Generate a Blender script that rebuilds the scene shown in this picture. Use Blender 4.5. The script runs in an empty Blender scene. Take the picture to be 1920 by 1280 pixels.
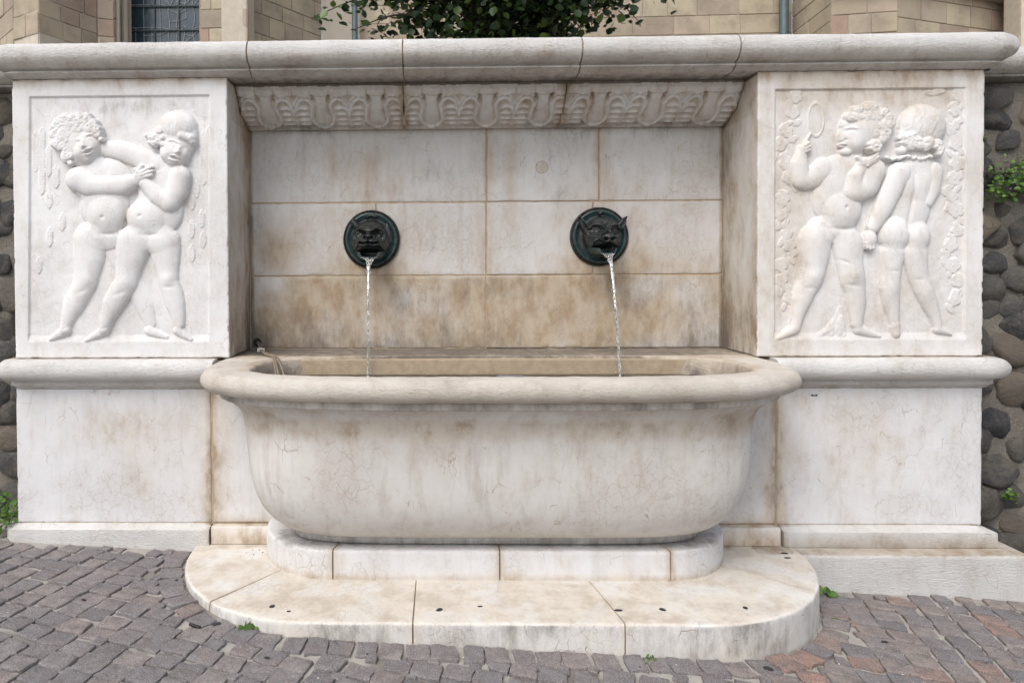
import bpy, bmesh, math, random
import numpy as np
from mathutils import Matrix, Vector, Quaternion
from math import sin, cos, tan, radians, pi, sqrt, exp

sc = bpy.context.scene
COL = sc.collection
# ------------------------------------------------------------------ camera
# origin of height (z = 0) is the photographer's eye; the front plane of the marble is y = 0
PSI, TH, RO, F = radians(1.2), radians(.9), radians(.28), 1280.
fw = Vector((-sin(PSI)*cos(TH), cos(PSI)*cos(TH), -sin(TH)))
rt0 = Vector((cos(PSI), sin(PSI), 0)); up0 = rt0.cross(fw)
rt = cos(RO)*rt0 - sin(RO)*up0; up = sin(RO)*rt0 + cos(RO)*up0
cam_d = bpy.data.cameras.new('camera'); cam = bpy.data.objects.new('camera', cam_d); COL.objects.link(cam)
m = Matrix.Identity(4)
for i in range(3):
    m[i][0] = rt[i]; m[i][1] = up[i]; m[i][2] = -fw[i]
m[0][3], m[1][3], m[2][3] = 0, -3.85, 0
cam.matrix_world = m
cam_d.sensor_width = 36; cam_d.lens = F/1920*36
cam_d.shift_x = .09209; cam_d.shift_y = -.05724
cam_d.clip_start = .05; cam_d.clip_end = 400
cam_d.dof.use_dof = True; cam_d.dof.focus_distance = 3.8; cam_d.dof.aperture_fstop = 3.2
sc.camera = cam
# ------------------------------------------------------------------ light
SUN_EL, SUN_AZ = radians(52), radians(212)       # compass-like azimuth of the sun
w = bpy.data.worlds.new('World'); sc.world = w; w.use_nodes = True
nt = w.node_tree; nt.nodes.clear()
sky = nt.nodes.new('ShaderNodeTexSky'); sky.sky_type = 'NISHITA'; sky.sun_disc = False
sky.sun_elevation = SUN_EL; sky.sun_rotation = SUN_AZ; sky.air_density = 1.0; sky.dust_density = 4.0; sky.ozone_density = 1.0
hs = nt.nodes.new('ShaderNodeHueSaturation'); hs.inputs['Saturation'].default_value = .60
bg = nt.nodes.new('ShaderNodeBackground'); bg.inputs['Strength'].default_value = .15
wo = nt.nodes.new('ShaderNodeOutputWorld')
nt.links.new(sky.outputs[0], hs.inputs['Color']); nt.links.new(hs.outputs[0], bg.inputs['Color']); nt.links.new(bg.outputs[0], wo.inputs['Surface'])
sl = bpy.data.lights.new('sun', 'SUN'); sl.energy = 1.15; sl.angle = radians(36); sl.color = (1, .985, .965)
so = bpy.data.objects.new('sun', sl); COL.objects.link(so)
sd = Vector((sin(SUN_AZ)*cos(SUN_EL), cos(SUN_AZ)*cos(SUN_EL), sin(SUN_EL)))
so.rotation_euler = sd.to_track_quat('Z', 'Y').to_euler()
sc.view_settings.view_transform = 'Standard'; sc.view_settings.look = 'None'
sc.view_settings.exposure = 0.45; sc.view_settings.gamma = 1; sc.view_settings.use_curve_mapping = False
sc.render.engine = 'CYCLES'
sc.cycles.max_bounces = 7; sc.cycles.diffuse_bounces = 4; sc.cycles.glossy_bounces = 3; sc.cycles.transmission_bounces = 6; sc.cycles.caustics_reflective = False; sc.cycles.caustics_refractive = False

# ------------------------------------------------------------------ numpy noise
def _h(ix, iy, iz, s):
    n = (ix*73856093) ^ (iy*19349663) ^ (iz*83492791) ^ (s*2654435)
    n = n & 0x7fffffff
    n = ((n >> 13) ^ n) & 0x7fffffff
    n = (n*((n*n*15731 + 789221) & 0x7fffffff) + 1376312589) & 0x7fffffff
    return n/float(0x7fffffff)
def vnoise(x, y, z=0., s=0):
    x, y, z = np.broadcast_arrays(np.asarray(x, float), np.asarray(y, float), np.asarray(z, float))
    ix, iy, iz = np.floor(x).astype(np.int64), np.floor(y).astype(np.int64), np.floor(z).astype(np.int64)
    fx, fy, fz = x-ix, y-iy, z-iz
    fx, fy, fz = [f*f*(3-2*f) for f in (fx, fy, fz)]
    r = 0
    for a in (0, 1):
        for b in (0, 1):
            for c in (0, 1):
                r = r + _h(ix+a, iy+b, iz+c, s)*(fx if a else 1-fx)*(fy if b else 1-fy)*(fz if c else 1-fz)
    return r*2-1
def fbm(x, y, z=0., s=0, o=4):
    r = 0; a = .5; k = 1.
    for i in range(o):
        r = r + a*vnoise(np.asarray(x)*k, np.asarray(y)*k, np.asarray(z)*k, s+i*17); a *= .5; k *= 2.03
    return r
def sstep(a, b, x):
    t = np.clip((np.asarray(x, float)-a)/(b-a), 0, 1); return t*t*(3-2*t)
def blob(x, y, cx, cy, rx, ry):
    return np.exp(-((x-cx)/rx)**2-((y-cy)/ry)**2)

# ------------------------------------------------------------------ materials
class NG:
    def __init__(s, name):
        s.m = bpy.data.materials.new(name); s.m.use_nodes = True; s.t = s.m.node_tree; s.t.nodes.clear()
        s.out = s.t.nodes.new('ShaderNodeOutputMaterial'); s.b = s.t.nodes.new('ShaderNodeBsdfPrincipled')
        s.t.links.new(s.b.outputs[0], s.out.inputs[0])
        g = s.t.nodes.new('ShaderNodeNewGeometry'); s.pos = g.outputs['Position']
    def n(s, k, **kw):
        x = s.t.nodes.new(k)
        for a, v in kw.items(): setattr(x, a, v)
        return x
    def put(s, sock, v):
        if v is None: return
        if hasattr(v, 'is_linked'): s.t.links.new(v, sock)
        else:
            if isinstance(v, tuple) and len(v) == 3 and sock.type == 'RGBA': v = v+(1,)
            sock.default_value = v
    def math(s, op, a, b=None, c=None, cl=False):
        x = s.n('ShaderNodeMath', operation=op, use_clamp=cl); s.put(x.inputs[0], a); s.put(x.inputs[1], b); s.put(x.inputs[2], c); return x.outputs[0]
    def mix(s, f, a, b, mode='MIX'):
        x = s.n('ShaderNodeMix', data_type='RGBA', blend_type=mode); s.put(x.inputs[0], f); s.put(x.inputs[6], a); s.put(x.inputs[7], b); return x.outputs[2]
    def scale(s, v, sx, sy, sz, off=(0, 0, 0)):
        x = s.n('ShaderNodeMapping'); s.put(x.inputs[0], v); x.inputs[1].default_value = off; x.inputs[3].default_value = (sx, sy, sz); return x.outputs[0]
    def noise(s, v, sc_, d=4, r=.55, dist=0.):
        x = s.n('ShaderNodeTexNoise'); s.put(x.inputs['Vector'], v); x.inputs['Scale'].default_value = sc_; x.inputs['Detail'].default_value = d
        x.inputs['Roughness'].default_value = r; x.inputs['Distortion'].default_value = dist; return x.outputs[0]
    def ramp(s, f, a, b, lo=0., hi=1.):
        x = s.n('ShaderNodeMapRange', interpolation_type='SMOOTHSTEP'); s.put(x.inputs[0], f)
        for i, v in enumerate((a, b, lo, hi)): x.inputs[i+1].default_value = v
        return x.outputs[0]
    def vor(s, v, sc_, feature='F1', r=1.):
        x = s.n('ShaderNodeTexVoronoi', feature=feature); s.put(x.inputs['Vector'], v); x.inputs['Scale'].default_value = sc_; x.inputs['Randomness'].default_value = r
        return x.outputs['Distance']
    def attr(s, nm):
        return s.n('ShaderNodeAttribute', attribute_name=nm).outputs['Fac']
    def warp(s, v, amt, sc_):
        x = s.n('ShaderNodeTexNoise'); s.put(x.inputs['Vector'], v); x.inputs['Scale'].default_value = sc_; x.inputs['Detail'].default_value = 4
        a = s.n('ShaderNodeVectorMath', operation='MULTIPLY_ADD'); s.put(a.inputs[0], x.outputs['Color']); a.inputs[1].default_value = (amt,)*3; s.put(a.inputs[2], v); return a.outputs[0]
    def bump(s, h, st, dist, nrm=None):
        x = s.n('ShaderNodeBump'); x.inputs['Strength'].default_value = st; x.inputs['Distance'].default_value = dist
        s.put(x.inputs['Height'], h); s.put(x.inputs['Normal'], nrm); return x.outputs[0]
    def done(s, col, rough=.7, nrm=None, **kw):
        s.put(s.b.inputs['Base Color'], col); s.put(s.b.inputs['Roughness'], rough)
        if nrm is not None: s.put(s.b.inputs['Normal'], nrm)
        for k, v in kw.items(): s.put(s.b.inputs[k], v)
        return s.m

def marble(name, base=(.70, .69, .675), pit=1., streak=.35, vein=1., warm=(.56, .50, .42), dark=(.30, .21, .12), rough=0., blot=.85):
    g = NG(name); p = g.pos
    big = g.noise(p, 2.1, 4, .6)
    col = g.mix(g.ramp(big, .35, .68), base, tuple(c*k for c, k in zip(base, (.87, .86, .85))))
    mot = g.noise(g.scale(p, 1, 1, .6, (3, 1, 7)), 9, 5, .68)
    col = g.mix(g.math('MULTIPLY', g.ramp(mot, .50, .74), .5), col, tuple(c*k for c, k in zip(base, (.88, .845, .80))))
    st = g.noise(g.scale(p, 13, 13, 1.1), 1.0, 5, .68)
    col = g.mix(g.math('MULTIPLY', g.ramp(st, .48, .78), streak), col, (.43, .40, .37))
    # fragmentary hairline cracks
    wp = g.warp(p, .10, 9)
    v1 = g.vor(g.scale(wp, 1.5, 1.5, .8), 6.5, 'DISTANCE_TO_EDGE')
    cr = g.math('MULTIPLY', g.ramp(v1, .003, .014, 1, 0), g.ramp(g.noise(p, 8, 3, .6), .50, .62))
    v2 = g.vor(g.scale(g.warp(p, .06, 22), 1.2, 1.2, .8, (5, 2, 3)), 19, 'DISTANCE_TO_EDGE')
    cr2 = g.math('MULTIPLY', g.ramp(v2, .006, .04, 1, 0), g.ramp(big, .44, .58))
    crk = g.math('MAXIMUM', cr, g.math('MULTIPLY', cr2, .55))
    col = g.mix(g.math('MULTIPLY', crk, .55*vein), col, (.34, .25, .16))
    # brown lime / iron stains where the water has run (attribute = how wet the spot is)
    ws = g.attr('stain'); gs = g.attr('grime_shade')
    nb = g.noise(g.scale(p, 1, 1, .5), 9, 8, .72)
    f = g.ramp(g.math('ADD', g.math('MULTIPLY', nb, 1.5), g.math('MULTIPLY', ws, .62)), .72, 1.55)
    br = g.mix(g.ramp(mot, .38, .66), warm, dark)
    lo = g.math('MULTIPLY', g.math('MINIMUM', ws, 1.), g.ramp(big, .2, .8, .45, .8))
    col = g.mix(lo, col, warm)
    col = g.mix(g.math('MULTIPLY', f, blot), col, br)
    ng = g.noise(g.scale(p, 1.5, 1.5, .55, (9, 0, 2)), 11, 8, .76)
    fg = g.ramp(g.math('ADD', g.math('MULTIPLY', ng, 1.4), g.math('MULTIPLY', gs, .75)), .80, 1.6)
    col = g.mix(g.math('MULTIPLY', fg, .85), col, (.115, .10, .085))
    gr = g.noise(p, 230, 3, .7)
    col = g.mix(g.math('MULTIPLY', g.ramp(gr, .35, .72), .16), col, (.34, .31, .28))
    sp = g.vor(p, 70)
    col = g.mix(g.math('MULTIPLY', g.ramp(sp, .03, .12, 1, 0), g.ramp(g.noise(p, 14, 2), .5, .6, 0, .6)), col, (.2, .16, .12))
    if rough:
        pt = g.noise(g.scale(p, .55, .55, 1.5), 78, 5, .8)
        col = g.mix(g.ramp(pt, .60, .73, 0, .42), col, (.30, .25, .19))  # shading of the pits put into the colour, in step with the bump
    hgt = g.math('ADD', g.math('MULTIPLY', g.noise(p, 130, 4, .75), .8), g.math('MULTIPLY', g.noise(p, 26, 4, .6), 1.2))
    hgt = g.math('SUBTRACT', hgt, g.math('MULTIPLY', crk, .8))
    n1 = g.bump(hgt, .62*pit, .0032)
    if rough: n1 = g.bump(g.math('MULTIPLY', pt, -1.), rough, .016, n1)
    return g.done(col, g.ramp(nb, .2, .8, .62, .85), n1, **{'Specular IOR Level': .3})

M = {}
M['marble'] = marble('white_marble', (.695, .70, .715))
M['marble_carved'] = marble('carved_marble', (.745, .75, .76), .5, .12, .7)
M['marble_rough'] = marble('weathered_marble', (.82, .81, .79), 1.2, .10, .6, rough=1.)
M['marble_rim'] = marble('basin_rim_marble', (.78, .735, .67), 1.2, .08, .3, (.64, .55, .44), rough=1., blot=.6)
M['marble_wall'] = marble('niche_marble', (.635, .63, .625), .9, .6, 1.1, (.44, .36, .255), (.27, .165, .07), blot=.72)
M['marble_bowl'] = marble('bowl_marble', (.675, .665, .645), .7, .75, 1.3)
M['marble_step'] = marble('step_marble', (.68, .675, .66), 1., .45, 1.5, (.62, .57, .49), (.38, .31, .23), blot=.6)

def mortar_mat():
    g = NG('joint_mortar'); p = g.pos
    c = g.mix(g.noise(p, 22, 5), (.25, .175, .10), (.50, .42, .31))
    return g.done(c, .9, g.bump(g.noise(p, 90, 4), .8, .003))
M['mortar'] = mortar_mat()
def rubble_mortar():
    g = NG('rubble_mortar'); p = g.pos
    c = g.mix(g.noise(p, 7, 6), (.11, .10, .085), (.27, .245, .205))
    c = g.mix(g.math('MULTIPLY', g.ramp(g.noise(p, 160, 2), .5, .7), .5), c, (.40, .37, .32))
    return g.done(c, .95, g.bump(g.noise(p, 50, 6, .75), 1., .02))
M['rubble_mortar'] = rubble_mortar()
def rubble_stone():
    g = NG('rubble_stone'); p = g.pos
    r = g.n('ShaderNodeObjectInfo').outputs['Random']
    cr = g.n('ShaderNodeValToRGB'); g.put(cr.inputs[0], r)
    e = cr.color_ramp.elements; e[0].position = 0; e[0].color = (.030, .031, .034, 1); e[1].position = 1; e[1].color = (.20, .165, .12, 1)
    for q, cc in ((.3, (.045, .047, .052, 1)), (.55, (.085, .08, .074, 1)), (.75, (.04, .037, .034, 1))):
        x = e.new(q); x.color = cc
    c = g.mix(g.ramp(g.noise(p, 12, 6, .7), .4, .7), cr.outputs[0], (.13, .115, .095))
    c = g.mix(g.math('MULTIPLY', g.ramp(g.noise(p, 200, 2), .55, .7), .35), c, (.26, .25, .23))
    return g.done(c, .8, g.bump(g.noise(p, 38, 6, .75), 1., .022))
M['rubble'] = rubble_stone()
def cobble():
    g = NG('porphyry_cobble'); p = g.pos
    r = g.n('ShaderNodeObjectInfo').outputs['Random']
    at = g.attr('tint')
    cr = g.n('ShaderNodeValToRGB'); g.put(cr.inputs[0], at)
    e = cr.color_ramp.elements; e[0].position = 0; e[0].color = (0.128, 0.123, 0.131, 1); e[1].position = 1; e[1].color = (0.326, 0.181, 0.127, 1)
    for q, cc in ((.12, (0.170, 0.163, 0.172, 1)), (.25, (0.209, 0.194, 0.195, 1)), (.36, (0.242, 0.220, 0.204, 1)), (.46, (0.163, 0.155, 0.163, 1)), (.56, (0.203, 0.185, 0.184, 1)), (.66, (0.261, 0.220, 0.194, 1)), (.8, (0.222, 0.187, 0.172, 1)), (.92, (0.275, 0.181, 0.141, 1))):
        x = e.new(q); x.color = cc
    c = g.mix(g.ramp(g.noise(p, 17, 6, .7), .3, .75), cr.outputs[0], (.12, .10, .098))
    c = g.mix(g.math('MULTIPLY', g.ramp(g.noise(p, 7, 6, .65), .5, .75), .5), c, (.24, .195, .165))
    c = g.mix(g.math('MULTIPLY', g.ramp(g.noise(p, 260, 2), .52, .66), .6), c, (.42, .40, .39))
    c = g.mix(g.math('MULTIPLY', g.ramp(g.noise(p, 170, 2), .55, .7), .7), c, (.045, .04, .04))
    h = g.math('ADD', g.noise(p, 110, 5, .7), g.math('MULTIPLY', g.noise(p, 30, 4), 1.2))
    return g.done(c, .72, g.bump(h, .8, .004))
M['cobble'] = cobble()
def sand():
    g = NG('sand_joint'); p = g.pos
    c = g.mix(g.noise(p, 14, 6, .6), (.23, .215, .19), (.46, .44, .405))
    c = g.mix(g.math('MULTIPLY', g.ramp(g.noise(p, 3.1, 4), .5, .65), .6), c, (.10, .09, .075))
    return g.done(c, .95, g.bump(g.noise(p, 140, 4, .7), .9, .004))
M['sand'] = sand()
def churchstone():
    g = NG('sandstone_block'); p = g.pos
    r = g.n('ShaderNodeObjectInfo').outputs['Random']
    cr = g.n('ShaderNodeValToRGB'); g.put(cr.inputs[0], r)
    e = cr.color_ramp.elements; e[0].position = 0; e[0].color = (.40, .345, .255, 1); e[1].position = 1; e[1].color = (.37, .255, .20, 1)
    for q, cc in ((.25, (.47, .41, .30, 1)), (.45, (.37, .31, .23, 1)), (.6, (.44, .365, .28, 1)), (.8, (.33, .28, .22, 1))):
        x = e.new(q); x.color = cc
    c = g.mix(g.math('MULTIPLY', g.ramp(g.noise(p, 3, 6, .65), .4, .7), .6), cr.outputs[0], (.22, .18, .14))
    c = g.mix(g.math('MULTIPLY', g.ramp(g.noise(p, 40, 4), .5, .75), .35), c, (.42, .38, .31))
    return g.done(c, .9, g.bump(g.noise(p, 30, 6, .7), .7, .01))
M['church'] = churchstone()
def plain(name, c, rough=.7, n=20, var=.25, bumpd=.003, **kw):
    g = NG(name); p = g.pos
    cc = g.mix(g.noise(p, n, 5, .6), tuple(x*(1-var) for x in c), tuple(min(1, x*(1+var)) for x in c))
    return g.done(cc, rough, g.bump(g.noise(p, n*3, 4), .5, bumpd), **kw)
M['church_mortar'] = plain('church_mortar', (.52, .47, .39), .95, 12)
M['church_smooth'] = plain('smooth_render', (.42, .38, .32), .9, 4, .15)
M['lead'] = plain('lead_came', (.30, .33, .35), .6, 20)
M['bar'] = plain('window_bar', (.07, .09, .10), .5, 20)
M['pipe'] = plain('blue_grey_pipe', (.11, .15, .165), .45, 12, .3, Metallic=.3)
M['cable'] = plain('weathered_cable', (.21, .17, .125), .6, 60)
M['black'] = plain('black_rubber', (.012, .012, .013), .6, 60)
M['gum'] = plain('trodden_gum', (.022, .022, .025), .75, 60)
M['terrace'] = plain('terrace_gravel', (.22, .20, .17), .95, 8)
M['bark'] = plain('bark', (.05, .038, .028), .9, 14, .4, .01)
M['metal'] = plain('dull_metal', (.35, .35, .36), .4, 30, Metallic=.8)
M['peb'] = plain('pale_chip', (.6, .57, .52), .8, 30)
def leafmat(name, c1, c2, c3):
    g = NG(name)
    r = g.attr('tint')
    cr = g.n('ShaderNodeValToRGB'); g.put(cr.inputs[0], r)
    e = cr.color_ramp.elements; e[0].color = c1+(1,); e[1].color = c3+(1,); x = e.new(.6); x.color = c2+(1,)
    tr = g.n('ShaderNodeBsdfTranslucent'); g.put(tr.inputs[0], cr.outputs[0])
    ms = g.n('ShaderNodeMixShader'); ms.inputs[0].default_value = .3
    g.t.links.new(g.b.outputs[0], ms.inputs[1]); g.t.links.new(tr.outputs[0], ms.inputs[2]); g.t.links.new(ms.outputs[0], g.out.inputs[0])
    return g.done(cr.outputs[0], .42)
M['leaf'] = leafmat('tree_leaf', (.013, .03, .013), (.022, .05, .016), (.10, .17, .03))
M['weed'] = leafmat('weed_leaf', (.05, .11, .02), (.09, .19, .03), (.16, .27, .05))
M['petal'] = plain('pale_flower', (.55, .45, .65), .7, 50)
def bronze():
    g = NG('patinated_bronze'); p = g.pos
    at = g.attr('tint')
    c = g.mix(g.ramp(g.noise(p, 26, 5, .6), .35, .7), (.030, .034, .036), (.066, .070, .066))
    f = g.ramp(g.math('ADD', g.math('MULTIPLY', g.noise(p, 30, 6, .65), .9), at), .62, 1.15)
    c = g.mix(g.math('MULTIPLY', f, .8), c, (.040, .115, .115))
    return g.done(c, g.ramp(g.noise(p, 60, 4), .3, .7, .24, .42), g.bump(g.noise(p, 150, 4, .6), .4, .002), Metallic=.45)
M['bronze'] = bronze()
def watermat(name, white, bs):
    g = NG(name); p = g.pos
    g.b.inputs['Transmission Weight'].default_value = 1; g.b.inputs['IOR'].default_value = 1.33
    nrm = g.bump(g.noise(p, bs, 3), .35, .004)
    d = g.n('ShaderNodeBsdfDiffuse'); d.inputs[0].default_value = (.85, .87, .88, 1)
    ms = g.n('ShaderNodeMixShader')
    g.put(ms.inputs[0], g.math('MULTIPLY', g.ramp(g.noise(g.scale(p, 1, 1, .35), 130, 3), .45, .62), white) if white else 0.)
    g.t.links.new(g.b.outputs[0], ms.inputs[1]); g.t.links.new(d.outputs[0], ms.inputs[2]); g.t.links.new(ms.outputs[0], g.out.inputs[0])
    return g.done((.95, .98, .97), .02, nrm)
M['stream'] = watermat('falling_water', .45, 60)
M['pool'] = watermat('pool_water', 0, 22)
def glass():
    g = NG('leaded_glass'); p = g.pos
    c = g.mix(g.noise(p, 6, 4), (.012, .028, .042), (.05, .085, .105))
    return g.done(c, .22, g.bump(g.noise(p, 9, 3), .25, .02), **{'Specular IOR Level': .7})
M['glass'] = glass()

# ------------------------------------------------------------------ object helpers
def tag(o, label=None, cat=None, group=None, kind=None):
    if label: o['label'] = label
    if cat: o['category'] = cat
    if group: o['group'] = group
    if kind: o['kind'] = kind
    return o
def empty(name, loc=(0, 0, 0), label=None, cat=None, group=None):
    o = bpy.data.objects.new(name, None); o.location = loc; o.empty_display_size = .1; COL.objects.link(o)
    return tag(o, label, cat, group)
def link(name, me, parent=None, mat=None):
    if mat is not None and not me.materials: me.materials.append(mat)
    o = bpy.data.objects.new(name, me); COL.objects.link(o)
    if parent is not None:
        o.parent = parent
        q = parent; off = Vector((0, 0, 0))
        while q is not None: off += q.location; q = q.parent
        o.location = -off
    return o
def mk(name, V, Fc, mat, parent=None, sharp=40, attrs=None, stain=None):
    me = bpy.data.meshes.new(name)
    V = np.asarray(V, float)
    if isinstance(Fc, np.ndarray):
        nf, k = Fc.shape
        me.vertices.add(len(V)); me.vertices.foreach_set('co', V.ravel())
        me.loops.add(nf*k); me.loops.foreach_set('vertex_index', Fc.ravel().astype(np.int32))
        me.polygons.add(nf); me.polygons.foreach_set('loop_start', np.arange(0, nf*k, k, dtype=np.int32))
        me.update(calc_edges=True)
    else:
        me.from_pydata(V.tolist(), [], [list(map(int, f)) for f in Fc]); me.update()
    me.polygons.foreach_set('use_smooth', np.ones(len(me.polygons), bool))
    if sharp: me.set_sharp_from_angle(angle=radians(sharp))
    if stain is not None:
        s, gm = stain(V[:, 0], V[:, 1], V[:, 2])
        attrs = dict(attrs or {})
        s0 = attrs.get('stain', 0); g0 = attrs.get('grime_shade', 0)
        attrs['stain'] = np.clip(s+s0, 0, 1.6); attrs['grime_shade'] = np.clip(gm+g0, 0, 1.6)
    for k, a in (attrs or {}).items():
        at = me.attributes.new(k, 'FLOAT', 'POINT'); at.data.foreach_set('value', np.broadcast_to(np.asarray(a, np.float32), (len(V),)).astype(np.float32).copy())
    return link(name, me, parent, mat)
def gridfaces(nr, nc, off=0, wrap=False):
    i = np.arange(nr-1)[:, None]; j = np.arange(nc if wrap else nc-1)[None, :]
    a = i*nc+j; b = i*nc+(j+1) % nc; c = (i+1)*nc+(j+1) % nc; d = (i+1)*nc+j
    return np.stack([a, b, c, d], -1).reshape(-1, 4)+off
def box(name, x0, x1, y0, y1, z0, z1, mat, parent=None, bev=.0, **kw):
    bm = bmesh.new(); bmesh.ops.create_cube(bm, size=1)
    for v in bm.verts: v.co = Vector(((x0+x1)/2+v.co.x*(x1-x0), (y0+y1)/2+v.co.y*(y1-y0), (z0+z1)/2+v.co.z*(z1-z0)))
    if bev: bmesh.ops.bevel(bm, geom=bm.edges[:]+bm.verts[:], offset=bev, segments=2, affect='EDGES', profile=.6)
    me = bpy.data.meshes.new(name); bm.to_mesh(me); bm.free()
    if bev: me.polygons.foreach_set('use_smooth', np.ones(len(me.polygons), bool)); me.set_sharp_from_angle(angle=radians(50))
    return link(name, me, parent, mat)

# where water has run and dirt has gathered on the marble of the fountain (stains in place, plus painted soffit shade)
def stains(X, Y, Z):
    s = np.zeros_like(X); g = np.zeros_like(X)
    n = fbm(X*3, Z*3, Y*3, 5, 4); n2 = fbm(X*9, Z*2.2, Y*9, 9, 4)
    back = sstep(.30, .42, Y)*sstep(-.49, -.47, Z)*(Z < .92)
    low = sstep(.0, -.05, Z+.035*n)*back
    s += low*(.66+1.7*n)
    g += low*(.14+.6*fbm(X*2.2, Z*2.2, 3, 61, 4)); g += back*(.10+.6*fbm(X*2.6, Z*3.2, 7, 63, 4))
    g += back*sstep(-.28, -.47, Z)*(.22+.25*sstep(.35, 1.7, X)+.2*sstep(-.3, -1.15, X))
    for cx, cz in ((-.38, .206), (1.046, .215)):
        s += back*.75*blob(X, Z, cx-.02, cz-.22, .27, .10)
        s += back*.35*blob(X, Z, cx, cz, .3, .3)
    s += back*.75*blob(X, Z, -.98, .13, .16, .17)
    s += back*.5*blob(X, Z, .50, .62, .04, .3) + back*.4*blob(X, Z, 1.05, .75, .06, .4)
    s += back*.45*blob(X, Z, 1.45, .03, .35, .1)
    s += back*.3*blob(X, Z, -.35, .65, .16, .25)
    s += back*.08+back*.55*blob(X, Z, -.62, .68, .035, .10)+back*.35*blob(X, Z, -.40, .60, .02, .22)+back*.5*blob(X, Z, .36, .66, .035, .2)+back*.5*blob(X, Z, .33, .10, .06, .3)+back*.4*blob(X, Z, 1.30, .09, .05, .13)
    g += back*.25*sstep(.80, .91, Z)
    # reveals
    rev = (Y > .004)*(Y < .46)*(Z > -.484)*(np.abs(np.abs(X-.3325)-1.487) < .02)
    s += rev*(.40+.45*sstep(.12, .42, Y)+.5*sstep(.1, -.45, Z))
    g += rev*(.15+.30*sstep(.25, .45, Y)+.30*sstep(.1, -.4, Z)*sstep(-.6, -1.3, -np.abs(X-.33)))
    # under the coping; soffit coloured darker still to deepen its shade
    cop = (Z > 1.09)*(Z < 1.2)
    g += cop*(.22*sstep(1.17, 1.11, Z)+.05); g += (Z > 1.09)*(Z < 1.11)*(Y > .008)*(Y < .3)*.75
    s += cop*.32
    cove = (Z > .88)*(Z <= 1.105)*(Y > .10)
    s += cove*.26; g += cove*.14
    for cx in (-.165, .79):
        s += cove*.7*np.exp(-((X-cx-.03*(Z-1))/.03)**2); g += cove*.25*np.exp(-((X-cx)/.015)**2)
    fr = (np.abs(Y) < .06)*(Z > -.485)*(Z < 1.1)
    s += fr*(.55*sstep(1.03, 1.10, Z+.03*n2)+.10)
    rp = fr*(X > 1.8)
    s += rp*(.55*blob(X, Z, 2.5, 1.0, .5, .12)+.14+.35*blob(X, Z, 1.95, .1, .14, .8))
    g += fr*(X < -1)*.42*blob(X, Z, -1.75, .94, .55, .06)
    # dado
    dd = (Y > -.04)*(Y < .05)*(Z < -.64)*(Z > -1.43)
    for cx in (-1.257, 1.922):
        e = np.abs(X-cx); wdt = .02+.03*sstep(-.8, -1.4, Z)*(1+n2)
        s += dd*1.0*np.exp(-(e/wdt)**2)+dd*.35*np.exp(-(e/.12)**2); g += dd*.55*np.exp(-(e/(wdt*.7))**2)
    s += dd*.45*blob(X, Z, -1.75, -.86, .36, .14) + dd*.30*blob(X, Z, -1.65, -1.15, .22, .2)
    s += dd*(X > 1.93)*(.38*blob(X, Z, 2.35, -1.0, .35, .4)+.30*sstep(.1, .5, n2))
    inn = dd*(np.abs(X-.3325) < 1.6)
    s += inn*(.6*sstep(-1.36, -1.42, Z)+.10)
    # base course in the middle
    bb = (Z < -1.425)*(Z > -1.53)*(Y < 0)*(np.abs(X-.3325) < 1.62)*(Y > -.1)
    s += bb*(.55+.5*sstep(-1.48, -1.525, Z)); g += bb*.18*sstep(-1.49, -1.525, Z)
    s += (Z < -1.43)*(Z > -1.53)*(Y > -.1)*(.45*sstep(-1.50, -1.525, Z))
    # step and pedestal
    top = (Z > -1.535)*(Z < -1.515)*(Y < -.06)
    s += top*(.42*sstep(-.5, -.85, Y+.15*n)+.34*sstep(0, .5, n+.3*(np.abs(X-.3)-1)))+top*.12; g += top*.12
    s += top*.6*blob(X, Y, .98, -.68, .12, .06)
    riser = (Z < -1.536)*(Y < -.2)
    g += riser*(.40+.9*n+.35*n2); s += riser*(.12+.5*sstep(-1.58, -1.66, Z)*(.6+n))
    s += riser*.7*blob(X, Z, -.62, -1.60, .12, .05)
    ped = (Z < -1.36)*(Z > -1.53)*(Y < -.1)
    s += ped*(.55*sstep(-1.50, -1.525, Z)+.1); s += ped*.6*blob(X, Z, .40, -1.51, .06, .025)
    g += (Z > -1.40)*(Z < -1.37)*(Y < -.2)*(np.abs(X-.3325) < 1.15)*.55*sstep(-.46, -.40, Y)
    # basin rim and inner wall
    ins = (Z < -.488)*(Z > -.8)*(Y < .13)*(Y > -.71)*(np.abs(X-.34) < 1.30)*(((np.abs(X-.335)/1.29)**3.4+(np.abs(Y+.292)/.41)**3.4) < 1.06)
    s += ins*.5; g += ins*(.35+1.3*fbm(X*1.6, Y*4, Z*3, 44, 3))*sstep(-.20, .02, Y)
    inside = (Z < -.50)*(Z > -1.2)*(Y < .12)*(Y > -.70)*(np.abs(X-.34) < 1.22)
    led = (Z > -.50)*(Z < -.478)*(Y > -.05)
    g += led*(.95*sstep(.04, .14, Y)*(1+.6*n)); s += led*(1.0*sstep(-.06, .06, Y))
    s += (Z > -.60)*(Z < -.484)*(((np.abs(X-.335)/1.30)**3.4+(np.abs(Y+.292)/.40)**3.4) < 1.05)*.8
    g += .5*sstep(-.48, -.52, Z)*(Z > -.7)*(Y > -.06)*(Y < .2)*sstep(.5, 1.15, np.abs(X-.34))*(np.abs(X-.34) < 1.3)*(.6+n)  # darker towards the two back corners
    fil = (Z < -.590)*(Z > -.632)*(Y < -.02)*(np.abs(X-.33) < 1.47)
    g += fil*(.55+.5*n2); s += fil*.35
    bw = (Z < -.632)*(Z > -1.34)*(Y < -.02)
    dr = np.clip(fbm(X*5.5, Y*5.5, Z*.5, 31, 3)*2.2+.2, 0, 1)
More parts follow.
